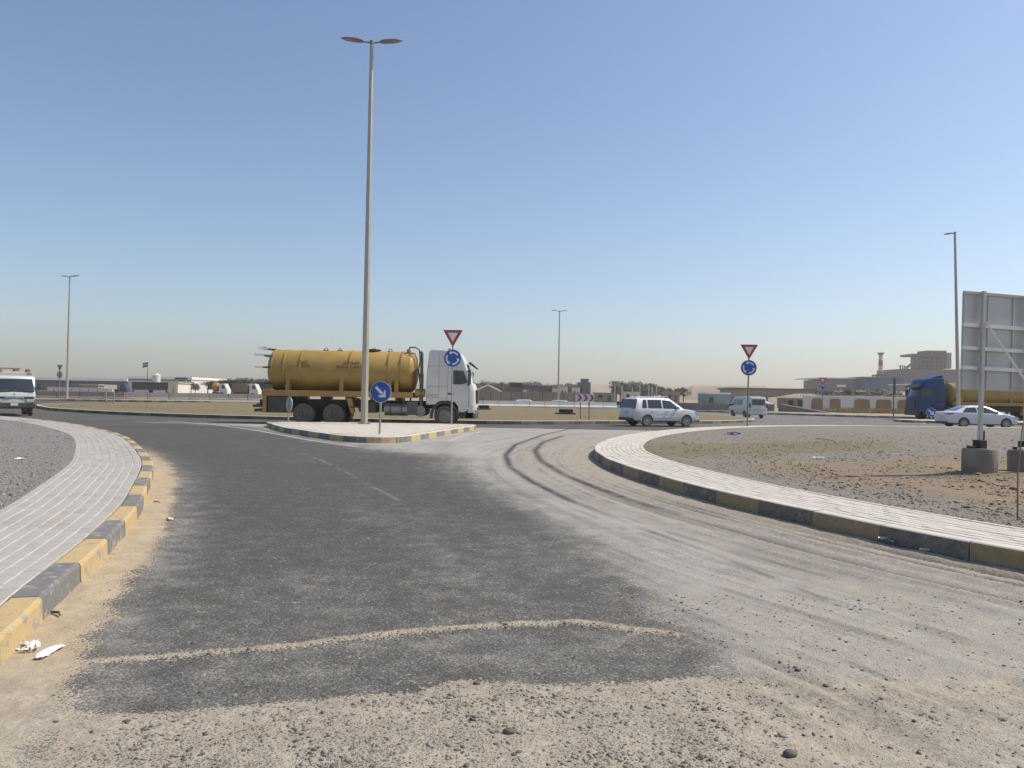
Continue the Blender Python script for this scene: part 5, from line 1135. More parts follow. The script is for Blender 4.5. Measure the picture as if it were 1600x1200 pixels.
# ---- small lorries far away
def lorry(label, px0, px1, ybase, Y, cabm, loadm, kind='box', flip=1, load_h=2.6):
    a, c = far(px0, ybase, Y), far(px1, ybase, Y); L = abs(c.x-a.x); z0 = max(a.z, 0); e = empty('lorry', ((a.x+c.x)/2, Y, 0), 0 if flip > 0 else math.pi, label, 'lorry', 'parked lorries far behind')
    b = MB(); slab(b, [(L/2-2.0, .8), (L/2-2.0, 3.0), (L/2-.7, 3.05), (L/2-.2, 2.0), (L/2, 1.6), (L/2, .6), (L/2-2.0, .6)], [(-1.2, .06, .1), (-1.1, 0, 0), (1.1, 0, 0), (1.2, .06, .1)]); cb = b.build('cab', cabm, e, smooth=35)
    b = MB(); b.prism([(L/2-1.3, 1.9), (L/2-.5, 1.9), (L/2-.8, 2.7), (L/2-1.3, 2.7)], -1.215, 1.215); b.build('side_window', M_glass, cb)
    b = MB()
    if kind == 'tank': b.lathe([(-L/2, 0), (-L/2+.05, .8), (-L/2+.2, 1.05), (L/2-2.6, 1.05), (L/2-2.45, .8), (L/2-2.4, 0)], 20, 'x', (0, 0, 2.2))
    else: b.box(-L/2, L/2-2.3, -1.2, 1.2, 1.1, 1.1+load_h, .05)
    b.build('load', loadm, e, smooth=40); b = MB(); b.box(-L/2, L/2-.3, -.5, .5, .7, 1.1); b.build('chassis', M_under, e)
    for x in (-L/2+1.0, -L/2+2.3, L/2-1.2):
        for sd in (-1, 1): b = MB(); b.cyl((x, sd*.85, .5), (x, sd*1.2, .5), .5, n=14); b.build('wheel', M_tyre, e)
    return e
lorry('small yellow tanker lorry with a white cab parked before the far trees', 333, 358, 613, 180, M_cabw, M_tank, 'tank')
lorry('brown box lorry with a white cab parked close behind the yellow tanker', 365, 406, 613, 170, M_cabw, mat('lorry_brown', (.20, .15, .12), .8), 'box', load_h=1.9)
lorry('blue-cabbed lorry with a dull brown load left of the gatehouse', 170, 200, 613, 260, mat('lorry_blue', (.02, .035, .09), .6), mat('lorry_dull', (.17, .15, .12), .85), 'box', load_h=1.3)
sv.scale, _keep = (1, 1, 1), sv.scale.copy()
for k, (x0, x1) in enumerate(((820, 832), (861, 872), (1196, 1204))):
    p = far((x0+x1)/2, 632, 118); o = copy_tree(sv if k < 2 else sd_); o.location = (p.x, 118 if k < 2 else 122, -.78 if k < 2 else .14); o.rotation_euler = (0, 0, R((8, 172, 10)[k]))
    tag(o, ['white car roof showing above the white barriers left of the distant lamp', 'white car roof showing above the white barriers just beside the distant lamp', 'tiny white car far behind the barriers near the van'][k], 'car')

sv.scale = _keep

# ---- middle: depot, canopy, compound wall
e, w, h = block('depot_hall', 'brown depot hall with a pale sloping roof edge right of the tanker cab', 'building', 735, 790, 603, 190, 20, M_tanw, None, [(.52, .98, .36, .60, mat('faded_red', (.28, .07, .07), .8), 'red_sign')], gable=2.0)
b = MB(); b.prism([(-w-.6, h-2.3), (0, h+.02), (w+.6, h-2.3), (w+.6, h-1.9), (0, h+.42), (-w-.6, h-1.9)], -.8, 20.5); b.build('roof', M_roofw, e)
block('compound_wall', 'long tan compound wall behind the whitewashed barriers', 'wall', 757, 905, 612.5, 150, .4, M_tanw, M_tanw, [(u, u+.006, 0, .95, M_dbrown, 'pier') for u in np.linspace(.06, .94, 9)], rh=.15, over=.05)
a = far(785, 602, 210); c = far(862, 602, 210); e = empty('canopy', ((a.x+c.x)/2, 210, 0), 0, 'dark flat steel canopy on thin columns beyond the compound wall', 'canopy'); w = (c.x-a.x)/2
b = MB(); b.box(-w, w, -4, 4, a.z-1.0, a.z); b.build('roof', M_stl, e)
for x in np.linspace(-w+.4, w-.4, 9): b = MB(); b.box(x-.12, x+.12, -3.8, -3.5, 0, a.z-1.0); b.build('column', M_stl, e)
p = far(806, 598, 200); e = empty('sign_tower', (p.x, 200, 0), 0, 'dark square pylon standing above the steel canopy', 'pylon'); b = MB(); b.box(-.9, .9, -.9, .9, 0, p.z-1.2); b.build('shaft', M_stl, e); b = MB(); b.box(-1.6, 1.6, -1.2, 1.2, p.z-1.2, p.z); b.build('head', M_dark, e)
k = 0
for x0, x1, yt, Y, m, lab in ((818, 825, 609, 230, M_cream, 'bright cream cabin seen through the steel canopy'), (864, 871, 607, 240, M_wwall, 'small white cabin left of the distant lamp'), (876, 887, 604, 250, M_cream, 'cream cabin directly behind the distant lamp'), (895, 906, 605.5, 260, M_wwall, 'white cabin beside the grey block house'), (904, 923, 597.5, 270, M_greyb, 'grey block house with a raised roof room'), (930, 962, 613.5, 210, M_tanw, 'long tan hut beside the silver car rear'), (975, 1000, 612, 220, M_cream, 'pale hut behind the silver car roof'), (1000, 1022, 614, 240, M_greyb, 'grey hut among the trees behind the silver car'), (1042, 1062, 612, 230, M_tanw, 'tan hut right of the clump of trees')):
    e, w, h = block('cabin', lab, 'cabin', x0, x1, yt, Y, 5, m, None, [(.15, .35, .45, .75, M_dark, 'window'), (.6, .78, .05, .7, M_dbrown, 'door')], rh=.2)
    if 'raised' in lab: b = MB(); b.box(-1.2, 1.5, .5, 3, h+.002, h+1.3); b.build('roof_room', M_greyb, e)
for k in range(3):   # white round storage tanks lying beside the cabins
    p = far(883+k*9-(4 if k else 0), 611, 235); e = empty('horizontal_tank', (p.x, 235, 0), 0, ['white rounded tank left of the small white cabin door', 'second white rounded tank nearer the cabins', 'white rounded tank closest to the chevron board'][k], 'storage tank'); b = MB(); b.lathe([(-1.2, 0), (-1.1, .9), (1.1, .9), (1.2, 0)], 18, 'x', (0, 0, 1.6)); b.build('shell', M_wwall, e, smooth=40); b = MB(); b.box(-.9, -.7, -.6, .6, 0, .9); b.box(.7, .9, -.6, .6, 0, .9); b.build('cradle', M_stl, e)
# steel columns of an unfinished frame behind the silver car
for k, px in enumerate((961, 972, 988, 1000, 1014, 1019, 1026)):
    p = far(px, 600+2*(k % 3), 200); e = empty('steel_column', (p.x, 200, 0), 0, 'thin pale steel column, %s from the left of the frame behind the silver car' % ORD[k], 'steel column', 'columns of the unfinished frame'); b = MB(); b.box(-.12, .12, -.12, .12, 0, p.z); b.build('shaft', M_bpost, e); b = MB(); b.box(-.2, .2, -.2, .2, 0, .15); b.build('base_plate', M_stl, e)
block('blue_shed', 'flat blue shed wall behind the rear of the silver car', 'shed', 946, 972, 627, 130, 3, M_blueb, M_greyb, [(.3, .5, .1, .7, M_dark, 'door')], rh=.12)
b = MB(); 
for k in range(12):
    p = far(924+k*4.3, 636.8, 112); e = link('white_block', bpy.data.meshes.get('white_block') or MB().box(-.17, .17, -.17, .17, 0, .36, .03).to_mesh('white_block', M_barw)); e.location = (p.x, 112, 0); tag(e, 'small white kerb block, %s from the left in the dotted row' % ORD[k], 'kerb block', 'dotted white blocks')
block('teal_hall', 'teal sheet-metal hall at the foot of the brown mesa', 'building', 1104, 1141, 613.5, 260, 12, M_teal, M_roofw, [(.1, .3, 0, .6, M_dark, 'door')], rh=.5)
block('long_shed', 'very long flat tan shed behind the white van', 'shed', 1148, 1300, 607, 280, 20, M_tanw, M_dbrown, [(u, u+.05, .0, .5, M_dark, 'opening') for u in np.linspace(.05, .9, 9)], rh=.6, over=.8)
e, w, h = block('site_office', 'low white site office with a flat roof above the barrier end', 'building', 1228, 1266, 620, 150, 5, M_brown, M_roofw, [(.1, .3, .2, .7, M_dark, 'window'), (.5, .8, .2, .7, M_dark, 'window')], rh=.3)
for k, px in enumerate((1246, 1251, 1256, 1261)):
    p = far(px, 613, 160); e = empty('thin_mast', (p.x, 160, 0), 0, 'thin pale mast, %s from the left above the low site office' % ORD[k], 'mast', 'masts above the site office'); b = MB(); b.cyl((0, 0, 0), (0, 0, p.z), .07, n=6); b.build('shaft', M_bpost, e)
# compound wall with brown arched panels
e = empty('panelled_wall', (far(1262, 640, 108).x, 108, 0), R(-3), 'white compound wall with brown rounded panels in front of the factory', 'wall')
Lw = 21.0; b = MB(); b.box(-.6, Lw, 0, .3, 0, 2.15); b.build('wall', M_wwall, e); b = MB(); b.box(-.7, Lw+.1, -.06, .36, 2.152, 2.27); b.build('coping', M_roofw, e)
for k in range(7):
    x0 = .5+k*2.95*(.85 if k < 2 else 1); x1 = x0+(1.5 if k < 2 else 2.15); r = .35; 
    out = [(x0, .25), (x1, .25), (x1, 1.85-r), (x1-.1, 1.85-.1), (x1-r, 1.85), (x0+r, 1.85), (x0+.1, 1.75), (x0, 1.85-r)]; b = MB(); b.prism(out, -.035, -.002); b.build('panel', M_brown, e)
for k, (x0, x1, yt, m, lab) in enumerate(((1292, 1346, 622, M_wwall, 'plain white hut roof above the panelled wall'), (1362, 1400, 624, M_tanw, 'tan hut roof above the right part of the panelled wall'))):
    block('yard_hut', lab, 'hut', x0, x1, yt, 118, 4, m, None, [(.2, .4, .5, .8, M_dark, 'window')], rh=.2)

# ---- factory on the skyline
Yf = 520
def fbox(e, nm, m, px0, px1, y0, y1, Y, dep):
    a, c = far(px0, y0, Y), far(px1, y1, Y); b = MB(); b.box(a.x, c.x, Y, Y+dep, min(c.z, a.z), max(a.z, c.z)); return b.build(nm, m, e)
e = empty('factory_shed', (0, 0, 0), 0, 'open-sided grey factory shed with an orange-brown end frame on the skyline', 'factory shed')
fbox(e, 'roof', M_roofw, 1283, 1352, 589.5, 592.5, 430, 40); fbox(e, 'wall', M_greyb, 1297, 1352, 592.6, 612, 430, 39); fbox(e, 'skylight', M_roofw, 1308, 1322, 601, 604.5, 429.6, .3)
for px in (1282.3, 1292): fbox(e, 'column', mat('rust_frame', (.25, .11, .05), .8), px, px+1.2, 592.6, 612, 430.2, 1)
e = empty('factory_hall', (0, 0, 0), 0, 'long blue factory hall with a grey roof below the striped chimney', 'factory')
fbox(e, 'wall', M_blueb, 1351, 1412, 592.2, 613, 420, 40); fbox(e, 'roof', M_greyb, 1348, 1416, 588.5, 592, 421, 40)
for k, px in enumerate((1366, 1372, 1380, 1386)): fbox(e, 'roof_vent', M_stl, px, px+2.5, 585.5-k % 2, 588.4, 430, 3)
fbox(e, 'end_wall', M_greyb, 1412.3, 1416, 592.2, 613, 421, 38)
p = far(1376.3, 551, 470); q = far(1376.3, 612, 470); e = empty('chimney', (p.x, 470, 0), 0, 'tall chimney with red and white bands on the skyline', 'chimney'); n = 9; z0 = 0
for k in range(n):
    za, zb = q.z*0+(p.z-1.5)*k/n, (p.z-1.5)*(k+1)/n; b = MB(); b.cyl((0, 0, za), (0, 0, zb), 1.75-.6*k/n, 1.75-.6*(k+1)/n, 18); b.build('band', mat('band_red', (.27, .075, .06), .8, var=.1) if k % 2 else mat('band_white', (.50, .48, .46), .8, var=.1), e, smooth=40)
b = MB(); b.cyl((0, 0, p.z-1.5), (0, 0, p.z), 1.3, 1.9, 18); b.build('rim', M_stl, e, smooth=40)
e = empty('process_plant', (0, 0, 0), 0, 'big grey processing plant with open steel floors at the skyline', 'factory')
M_pl = mat('plant_cladding', (.065, .068, .07), .75, var=.2, scale=.15)
fbox(e, 'main_block', M_pl, 1414, 1486, 576, 622, Yf, 40); fbox(e, 'low_block', M_pl, 1486.1, 1620, 577, 622, Yf+1, 38); fbox(e, 'core_block', M_pl, 1437, 1470, 557, 575.9, Yf+4, 12); fbox(e, 'top_slab', M_pl, 1427.5, 1479, 552.5, 556.9, Yf, 18); fbox(e, 'top_block', M_pl, 1450, 1479, 547.5, 552.4, Yf+2, 14); fbox(e, 'side_block', mat('pale_cladding', (.15, .155, .16), .7, var=.1, scale=.1), 1478.5, 1486.5, 551, 576, Yf-.3, 20)
for y_ in (555, 560, 565, 570):
    fbox(e, 'floor_slab', M_stl, 1427, 1479, y_, y_+.8, Yf-1.5, 2)
for px in (1427.5, 1433, 1439, 1446, 1453, 1460, 1467, 1473, 1478): fbox(e, 'column', M_stl, px, px+1.1, 556.95, 576, Yf-1.2, 1.2)
for k in range(4):
    for j in range(3): fbox(e, 'opening', M_dark, 1439+7.6*k, 1443+7.6*k, 558+6*j, 561.5+6*j, Yf+3.85, .3)
for px in (1406.5, 1410, 1413.4): fbox(e, 'tower_column', M_stl, px, px+1.0, 571, 612, Yf-2, .8)
for y_ in (571, 577, 583, 589): fbox(e, 'tower_floor', M_stl, 1406, 1414, y_, y_+.7, Yf-2.2, 4)
for k in range(7): fbox(e, 'cladding_rib', M_stl, 1421+9*k, 1421.5+9*k, 577, 612, Yf-.25, .2)
a, c = far(1416, 575, Yf-1), far(1428, 566, Yf-1); b = MB(); b.tube([a, c], .9, 8); b.build('conveyor', M_stl, e)
M_gw = mat('grey_house', (.24, .23, .22), .8)
block('plant_annex', 'low grey plant annex partly hidden by the blue truck cab', 'building', 1416, 1440, 600, 330, 15, M_gw, M_roofw, [(.1, .9, .75, .85, M_roofw, 'band')], rh=.4)

# ---- trees: trunk, limbs and leaf clumps
M_bark = mat('bark', (.10, .075, .05), .95, var=.3, scale=6, bump=.4)
M_leaf = [mat('leaf_dark', (.045, .06, .032), .8, var=.35, scale=1.2, dust=.25), mat('leaf_mid', (.065, .078, .038), .8, var=.35, scale=1.2, dust=.25)]
def tree_meshes(seed, h=5.0, w=4.0, n=900, palm=False):
    rg = random.Random(seed); t = MB(); t.tube([(0, 0, -.2), (.05, 0, h*.18), (.1, .05, h*.42), (.08, .1, h*.7)], [.20, .16, .11, .05], 7); lobes = []
    for k in range(9):
        a = rg.uniform(0, 6.28); r = w*.5*rg.uniform(.25, .75); z = h*rg.uniform(.42, .88); p = (r*math.cos(a), r*math.sin(a), z); lobes.append((p, w*rg.uniform(.14, .26)))
        t.tube([(.07, .03, h*rg.uniform(.22, .45)), (p[0]*.5, p[1]*.5, z*.8), p], [.08, .05, .02], 5)
    lobes.append(((0, 0, h*.82), w*.22)); f = MB()
    for i in range(n):
        (c, r) = rg.choice(lobes); d = Vector((rg.gauss(0, 1), rg.gauss(0, 1), rg.gauss(0, .8))).normalized()*r*rg.uniform(.35, 1.1); q = Vector(c)+d; s = rg.uniform(.10, .22)
        u = Vector((rg.gauss(0, 1), rg.gauss(0, 1), rg.gauss(0, 1))).normalized(); v = u.orthogonal().normalized()*s*.7; u = u*s; f.mesh([q-u, q+v, q+u, q-v], [(0, 1, 2, 3)])
    me1 = t.to_mesh('trunk', M_bark, 40); f2 = bpy.data.meshes.new('crown'); f2.from_pydata(f.v, [], f.f); f2.materials.append(M_leaf[seed % 2]); return me1, f2
TM = [tree_meshes(k, n=1100) for k in range(5)]
def tree(px, ytop, Y, label, group, wk=1.0):
    p = far(px, ytop, Y); e = empty('tree', (p.x, Y, 0), random.uniform(0, 6.28), label, 'tree', group); s = p.z/4.7; a, b = random.choice(TM)
    for nm, me in (('trunk', a), ('crown', b)): o = link(nm, me, e); o.scale = (s*wk, s*wk, s)
for k, (px, yt) in enumerate([(286, 599), (292, 597), (299, 598), (305, 600)]): tree(px, yt, 240, 'dark tree, %s from the cream annex in the small clump' % ORD[k], 'trees by the annex', 1.0)
for k in range(17):
    px = 326+k*6.4+random.uniform(-2, 2); yt = 597.5-4.5*math.sin(min(1, k/8)*1.5)+random.uniform(-1.2, 1.5); tree(px, yt, 230+random.uniform(0, 30), 'dusty green tree, %s from the left in the row behind the parked lorries' % ORD[k], 'trees behind the lorries', 1.3)
for k in range(22):
    px = 735+k*8+random.uniform(-3, 3); yt = 599+random.uniform(-2, 3)+(2 if k > 14 else 0); tree(px, yt, 330+random.uniform(0, 40), 'distant dusty tree, %s from the left in the line behind depot and canopy' % ORD[k], 'trees behind the depot', 1.3)
for k, (px, yt) in enumerate([(962, 600), (970, 597.5), (978, 599.5), (986, 597), (994, 600), (1001, 598), (1010, 601), (1018, 600), (1026, 603), (1034, 605), (1046, 607), (1058, 608), (1068, 606)]): tree(px, yt, 250+k*3, 'green tree, %s from the left in the clump behind the silver car' % ORD[k], 'trees behind the silver car', 1.1)
for k, (px, yt) in enumerate([(1295, 609), (1310, 611), (1330, 610), (1350, 611), (1368, 610.5), (1385, 612), (1400, 611.5)]): tree(px, yt, 180+4*k, 'low scrubby tree, %s from the left on the bank below the factory' % ORD[k], 'scrub below the factory', 2.0)
# two palms on the skyline
for k, px in enumerate((958.5, 963.5)):
    p = far(px, 595.5+k*.4, 300); e = empty('palm_tree', (p.x, 300, 0), k*1.1, ['left palm of the pair on the skyline behind the silver car', 'right palm of the pair on the skyline behind the silver car'][k], 'palm tree'); b = MB(); b.tube([(0, 0, 0), (.1, 0, p.z*.5), (0, .1, p.z-.4)], [.28, .2, .18], 7); b.build('trunk', M_bark, e); b = MB()
    for i in range(14):
        a = i*2.4; c, s = math.cos(a), math.sin(a); up = .7-.08*i; L = [(0, 0, p.z-.4), (c*.8, s*.8, p.z-.1+up*.4), (c*1.5, s*1.5, p.z-.5+up*.3), (c*1.9, s*1.9, p.z-1.2+up*.3)]
        for u, v in zip(L[:-1], L[1:]): b.mesh([(u[0]-s*.2, u[1]+c*.2, u[2]-.05), (u[0]+s*.2, u[1]-c*.2, u[2]-.05), (v[0]+s*.13, v[1]-c*.13, v[2]), (v[0]-s*.13, v[1]+c*.13, v[2])], [(0, 1, 2, 3)])
    b.build('crown', M_leaf[0], e)

# ================================================================ SMALL THINGS ON THE GROUND
# ---- loose stones on the sandy road and the gravel (uncountable: one object each)
def stone_cloud(name, pts, sizes, mats, label, cat=None, flat=.55):
    rg = np.random.default_rng(3); t = (1+5**.5)/2
    V = np.array([(-1, t, 0), (1, t, 0), (-1, -t, 0), (1, -t, 0), (0, -1, t), (0, 1, t), (0, -1, -t), (0, 1, -t), (t, 0, -1), (t, 0, 1), (-t, 0, -1), (-t, 0, 1)], float); V /= np.linalg.norm(V[0])
    F = np.array([(0, 11, 5), (0, 5, 1), (0, 1, 7), (0, 7, 10), (0, 10, 11), (1, 5, 9), (5, 11, 4), (11, 10, 2), (10, 7, 6), (7, 1, 8), (3, 9, 4), (3, 4, 2), (3, 2, 6), (3, 6, 8), (3, 8, 9), (4, 9, 5), (2, 4, 11), (6, 2, 10), (8, 6, 7), (9, 8, 1)])
    n = len(pts); pts = np.array(pts); sizes = np.array(sizes); sc = np.stack([sizes*rg.uniform(.7, 1.4, n), sizes*rg.uniform(.6, 1.1, n), sizes*flat*rg.uniform(.7, 1.3, n)], -1)
    a = rg.uniform(0, 6.28, n); base = V[None]*(1+rg.uniform(-.28, .28, (n, 12, 1))); base = base*sc[:, None]
    x = base[..., 0]*np.cos(a)[:, None]-base[..., 1]*np.sin(a)[:, None]; y = base[..., 0]*np.sin(a)[:, None]+base[..., 1]*np.cos(a)[:, None]
    co = np.stack([x, y, base[..., 2]], -1)+pts[:, None]; fs = (F[None]+(np.arange(n)*12)[:, None, None]).reshape(-1)
    me = bpy.data.meshes.new(name); me.vertices.add(n*12); me.vertices.foreach_set('co', co.reshape(-1).astype(np.float32)); nf = n*20; me.loops.add(nf*3); me.loops.foreach_set('vertex_index', fs.astype(np.int32))
    me.polygons.add(nf); me.polygons.foreach_set('loop_start', np.arange(0, nf*3, 3, dtype=np.int32)); me.polygons.foreach_set('loop_total', np.full(nf, 3, dtype=np.int32))
    for m in mats: me.materials.append(m)
    me.polygons.foreach_set('material_index', np.repeat(rg.integers(0, len(mats), n), 20).astype(np.int32)); me.update(calc_edges=True); o = link(name, me); tag(o, label, 'gravel', kind='stuff'); return o
M_st = [mat('stone_dark', (.075, .072, .068), .85, var=.3, scale=20, dust=.2), mat('stone_grey', (.22, .212, .195), .85, var=.3, scale=20, dust=.4), mat('stone_brown', (.17, .14, .11), .9, var=.3, scale=20, dust=.4), mat('stone_pale', (.34, .31, .26), .9, var=.2, scale=20)]
pts = []; sz = []
while len(pts) < 14000:
    y = 2.9+random.random()**1.3*3.4; x = random.uniform(-.75*y, .75*y); i = int(np.clip(np.searchsorted(ys, y), 1, len(ys)-1)); j = int(np.clip(np.searchsorted(xs, x), 1, len(xs)-1))
    if dL[i, j] < .05 or x < -4.4: continue
    sv_ = sand[i, j]; pr = .10+.9*sv_*(1-.93*float(right[i, j])) if sv_ < .98 else .05
    if dL[i, j] < .8: pr *= .08
    if random.random() > pr*(.12+1.9*max(0, n_md[i, j]-.25)*(.5+n_lo[i, j])): continue
    r = min(.016, .0030+random.expovariate(1/.0032)); pts.append((x, y, Z[i, j]-r*.08)); sz.append(r)
stone_cloud('road_grit', pts, sz, M_st[:3], 'dark chippings strewn over the sandy near end of the road')
for nm, G, lab, n_, dens in (('loose_gravel', GL, 'grey gravel chips covering the corner behind the left pavement', 9000, 1), ('loose_gravel', GR, 'grey gravel chips scattered on the bare ground right of the road', 14000, 1)):
    pts = []; sz = []; k = 0
    while len(pts) < n_ and k < 400000:
        k += 1; y = 5+random.random()**2*30; x = random.uniform(-.74*y, .74*y)
        if (x > 0) != (G is GR): continue
        z = area_z(G, x, y)
        if z is None: continue
        yy, x0, f, zz, xl = G; d = abs(x-np.interp(y, yy, x0))
        if d < .03: continue
        if G is GR and y < 20 and 1.2 < d and abs(y-13.2-.12*(x-5)) < 3.5 and random.random() < .8: continue
        r = min(.028, .004+random.expovariate(1/.005)); pts.append((x, y, z+r*.15)); sz.append(r)
    stone_cloud(nm, pts, sz, M_st, lab)
M_cl = [mat('clod_brown', (.28, .215, .15), .95, var=.3, scale=9), mat('clod_pale', (.36, .28, .19), .95, var=.2, scale=9), mat('clod_dark', (.21, .165, .12), .95, var=.3, scale=9)]
pts = []; sz = []
while len(pts) < 2000:
    px_, py_ = random.uniform(1180, 1640), random.uniform(690, 840); x, y = at(px_, py_, .25); z = area_z(GR, x, y)
    if z is None or x-np.interp(y, GR[0], GR[1]) < .7 or fbm(np.array([x*.9]), np.array([y*.9]), 2, 5)[0] < .42: continue
    r = min(.06, .008+random.expovariate(1/.009)); pts.append((x, y, z+r*.1)); sz.append(r)
stone_cloud('soil_clods', pts, sz, M_cl, 'brown soil clods on the bare earth in front of the sign footings', flat=.5)
# ---- single stones one can pick out
M_stone = M_st[0]
for k, (px, py, r, lab) in enumerate([(795, 1148, .022, 'dark rounded stone on the sand near the bottom of the picture'), (1234, 1183, .024, 'smooth grey stone on sand at the lower right'), (745, 1070, .017, 'black stone at the edge of the dark asphalt strip'), (666, 940, .0, '')]):
    if r == 0: continue
    x, y = at(px, py); rg = random.Random(k); bm = bmesh.new(); bmesh.ops.create_icosphere(bm, subdivisions=2, radius=1)
    for v in bm.verts: v.co = Vector((v.co.x*r*1.35, v.co.y*r, v.co.z*r*.7))*(1+rg.uniform(-.09, .09))
    b = MB(); b.frombm(bm); o = b.build('stone', M_stone, None, smooth=60, loc=(x, y, road_z(x, y)+r*.4)); tag(o, lab, 'stone')

# ---- crumpled litter
def crumple(name, loc, sx, sy, h, m, label, cat, seed, n=14, hole=.0):
    rg = np.random.default_rng(seed); u, v = np.meshgrid(np.linspace(-1, 1, n), np.linspace(-1, 1, n)); X = u*sx*(1+.25*(rg.random((n, n))-.5)); Y = v*sy*(1+.25*(rg.random((n, n))-.5))
    Zc = h*(fbm(u*2.2+seed, v*2.2, 3, seed)**1.5)*1.6*(1-.5*np.maximum(abs(u), abs(v)))+.004
    b = MB(); ph = rg.random((n, n))
    for i in range(n-1):
        for j in range(n-1):
            if (u[i, j]**2+v[i, j]**2 > 1.2+.5*ph[i, j]) or ph[i, j] < hole: continue
            b.face([(X[i, j], Y[i, j], Zc[i, j]), (X[i, j+1], Y[i, j+1], Zc[i, j+1]), (X[i+1, j+1], Y[i+1, j+1], Zc[i+1, j+1]), (X[i+1, j], Y[i+1, j], Zc[i+1, j])])
    o = b.build(name, m, None); o.location = loc; o.rotation_euler = (0, 0, seed*.7); return tag(o, label, cat)
M_paper = mat('white_litter', (.74, .73, .70), .7, var=.06, scale=12); M_foil = mat('silver_litter', (.45, .46, .47), .35, .5, var=.2, scale=20); M_blul = mat('blue_litter', (.05, .06, .20), .6, var=.1)
def G_(px, py): x, y = at(px, py); return (x, y, road_z(x, y)+.002)
crumple('crumpled_paper', G_(44, 1021), .085, .06, .035, M_paper, 'torn white plastic wrapper lying in the sand against the near left kerb', 'litter', 3, hole=.28)
crumple('crumpled_paper', G_(75, 1026), .035, .12, .03, M_paper, 'long folded white strip beside the torn wrapper at the left kerb', 'litter', 9, n=9)
crumple('crumpled_foil', G_(1398, 853), .14, .09, .10, M_foil, 'tangled silvery wrapper at the foot of the right kerb', 'litter', 5, hole=.4)
crumple('crumpled_foil', G_(1425, 857), .08, .06, .10, M_foil, 'smaller silvery scrap beside the tangled wrapper at the right kerb', 'litter', 6, hole=.45)
def area_pt(px, py): x, y = at(px, py, .25); z = area_z(GR if x > 0 else GL, x, y); return (x, y, (z or .2)+.005)
crumple('plastic_bag', area_pt(1145, 677), .28, .20, .14, M_blul, 'blue plastic rag on the gravel left of the roundabout sign post', 'litter', 7)
crumple('plastic_bag', area_pt(1278, 716), .12, .10, .08, M_paper, 'small white scrap on the gravel right of the dry grass', 'litter', 8)
crumple('crumpled_paper', area_pt(30, 714), .10, .08, .05, M_paper, 'small white scrap on the grey gravel behind the left pavement', 'litter', 12)
def stick(px, py, px2, py2, r, label, m, name='twig', area=False, lift=.012):
    a = Vector(area_pt(px, py) if area else G_(px, py)); c = Vector(area_pt(px2, py2) if area else G_(px2, py2)); a.z += lift; c.z += lift; b = MB(); mid = (a+c)/2+Vector((.01, .015, .008)); q = b.tube([Vector((0, 0, 0)), mid-a, c-a], [r, r*.9, r*.5], 5).build(name, m, None, loc=a); return tag(q, label, 'stick')
M_tw = mat('dry_twig', (.11, .08, .055), .9, var=.2)
stick(80, 966, 94, 970, .010, 'short dark stick on the sand by the near left kerb', M_tw); stick(240, 788, 250, 789, .008, 'small twig on the sand beside the mid left kerb', M_tw)
stick(1437, 866, 1471, 868, .014, 'pale wooden stick on the sand at the right kerb', mat('pale_wood', (.62, .52, .34), .8), 'wood_stick')
stick(1276, 687, 1305, 692, .012, 'long dark stick on the far gravel', M_tw, area=True); stick(1555, 677, 1568, 678, .02, 'pale stick on the gravel in front of the white saloon', mat('pale_wood', (.62, .52, .34), .8), 'wood_stick', True)
x, y, z = G_(266, 814.5); b = MB(); b.box(-.035, .035, -.05, .05, 0, .02, .004); o = b.build('carton', mat('carton_red', (.45, .10, .07), .6, var=.2), None, loc=(x, y, z)); o.rotation_euler = (.1, .2, .6); tag(o, 'small red and white carton on the sand edge by the left kerb', 'litter'); b = MB(); b.box(-.03, .03, -.03, .03, .0205, .022); b.build('white_face', M_paper, o)
# ---- dark block and tyre pile lying on the roundabout
M_rub = mat('black_rubber', (.025, .025, .026), .85, var=.2, dust=.1)
for k, (px, py, Y, L, lab) in enumerate([(883, 651, 54, 1.35, 'black speaker-like block lying on the roundabout grass left of the chevron board'), (755, 641.5, 66, 1.3, 'black block on the roundabout grass just right of the tanker front')]):
    p = far(px, py, Y); e = empty('dumped_block', (p.x, Y, .25), R(5), lab, 'dumped block'); b = MB(); b.box(-L/2, L/2, -.5, .5, -.1, .16, .04); b.build('base', M_rub, e); b = MB(); b.box(-.30*L, .38*L, -.35, .35, .16, .42, .04); b.build('top', M_rub, e)
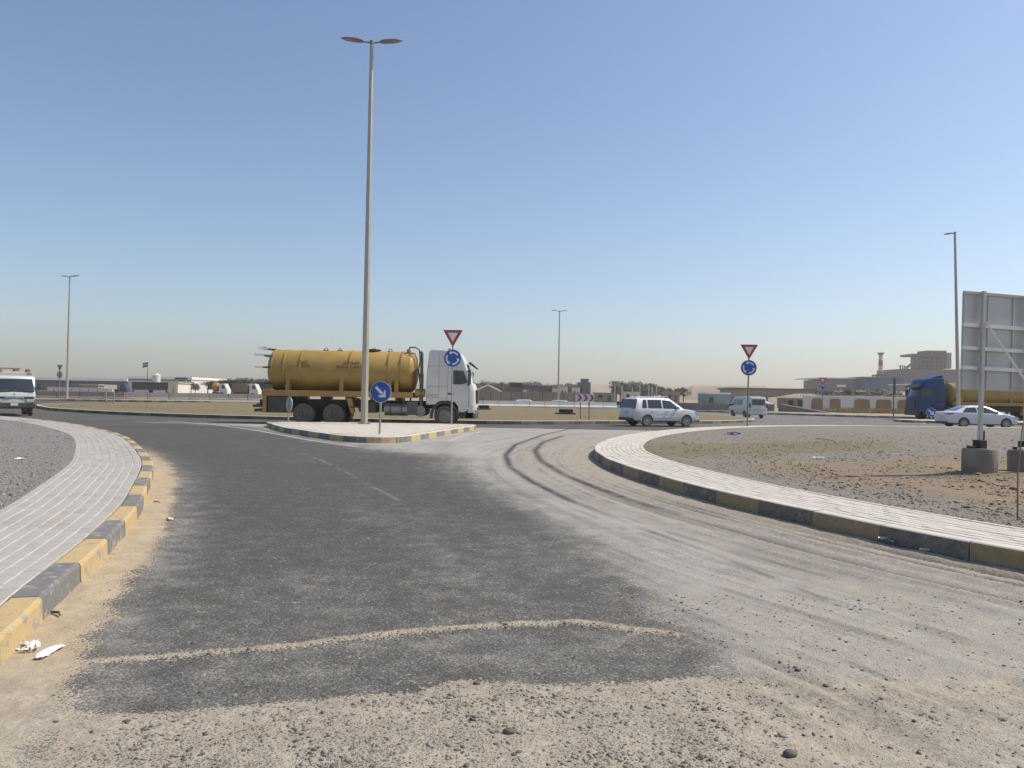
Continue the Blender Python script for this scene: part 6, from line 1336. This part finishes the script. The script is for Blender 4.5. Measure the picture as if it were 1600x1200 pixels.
# ---- dry grass tufts (uncountable)
def grass(name, areas, label, col, hh=(.08, .22)):
    m = mat(name+'_blade', col, .95, var=.35, scale=3); b = MB()
    for cx_, cy_, rx, ry, z, n in areas:
        for i in range(n):
            a = random.uniform(0, 6.28); r = math.sqrt(random.random()); x, y = cx_+rx*r*math.cos(a), cy_+ry*r*math.sin(a)
            zz_ = area_z(GR, x, y) if z is None else z
            if zz_ is None: continue
            for q in range(5):
                t = random.uniform(0, 6.28); h = random.uniform(*hh); l = h*random.uniform(.2, .8); w = .008+.002*y/10; b.face([(x-w*math.sin(t), y+w*math.cos(t), zz_-.01), (x+w*math.sin(t), y-w*math.cos(t), zz_-.01), (x+l*math.cos(t), y+l*math.sin(t), zz_+h)])
    me = bpy.data.meshes.new(name); me.from_pydata(b.v, [], b.f); me.materials.append(m); o = link(name, me); tag(o, label, 'dry grass', kind='stuff')
g = []
for px, py in ((1040, 690), (1080, 700), (1120, 705), (1160, 712), (1195, 722), (1230, 730), (1272, 738), (1100, 692), (1010, 690)): x, y = at(px, py, .25); g.append((x, y, .7, .9, None, 14))
grass('dry_grass', g, 'dry yellowish grass tufts on the bare ground right of the road', (.36, .30, .17), (.02, .05))
g = [(random.uniform(-34, 14), random.uniform(46, 60), 2.5, 2.0, .27, 45) for _ in range(40)]
grass('island_grass', [q for q in g if inside((q[0], q[1]), [tuple(v) for v in cp])], 'thin dry grass growing on the roundabout island', (.24, .20, .11), (.02, .06))
g = [(far(px, 645, Y).x, Y, 2.0, 1.5, .15, 90) for px, Y in zip(range(1305, 1440, 8), [98-2*(k % 4) for k in range(20)])]
grass('roadside_grass', g, 'tall dry reeds in front of the panelled compound wall', (.30, .24, .11), (.25, .7))

# ---- the dusty air
hz = MB(); hz.box(-1500, 1500, -150, 1500, -1.5, 70); hm, nt, N, Lk, bs = nmat('dusty_air'); N.remove(bs); pv = N.new('ShaderNodeVolumePrincipled'); pv.inputs['Color'].default_value = (1.0, .905, .84, 1); pv.inputs['Density'].default_value = .00045; pv.inputs['Anisotropy'].default_value = .35
Lk.new(pv.outputs[0], N['Material Output'].inputs['Volume']); h_ = hz.build('haze', hm); h_['kind'] = 'stuff'
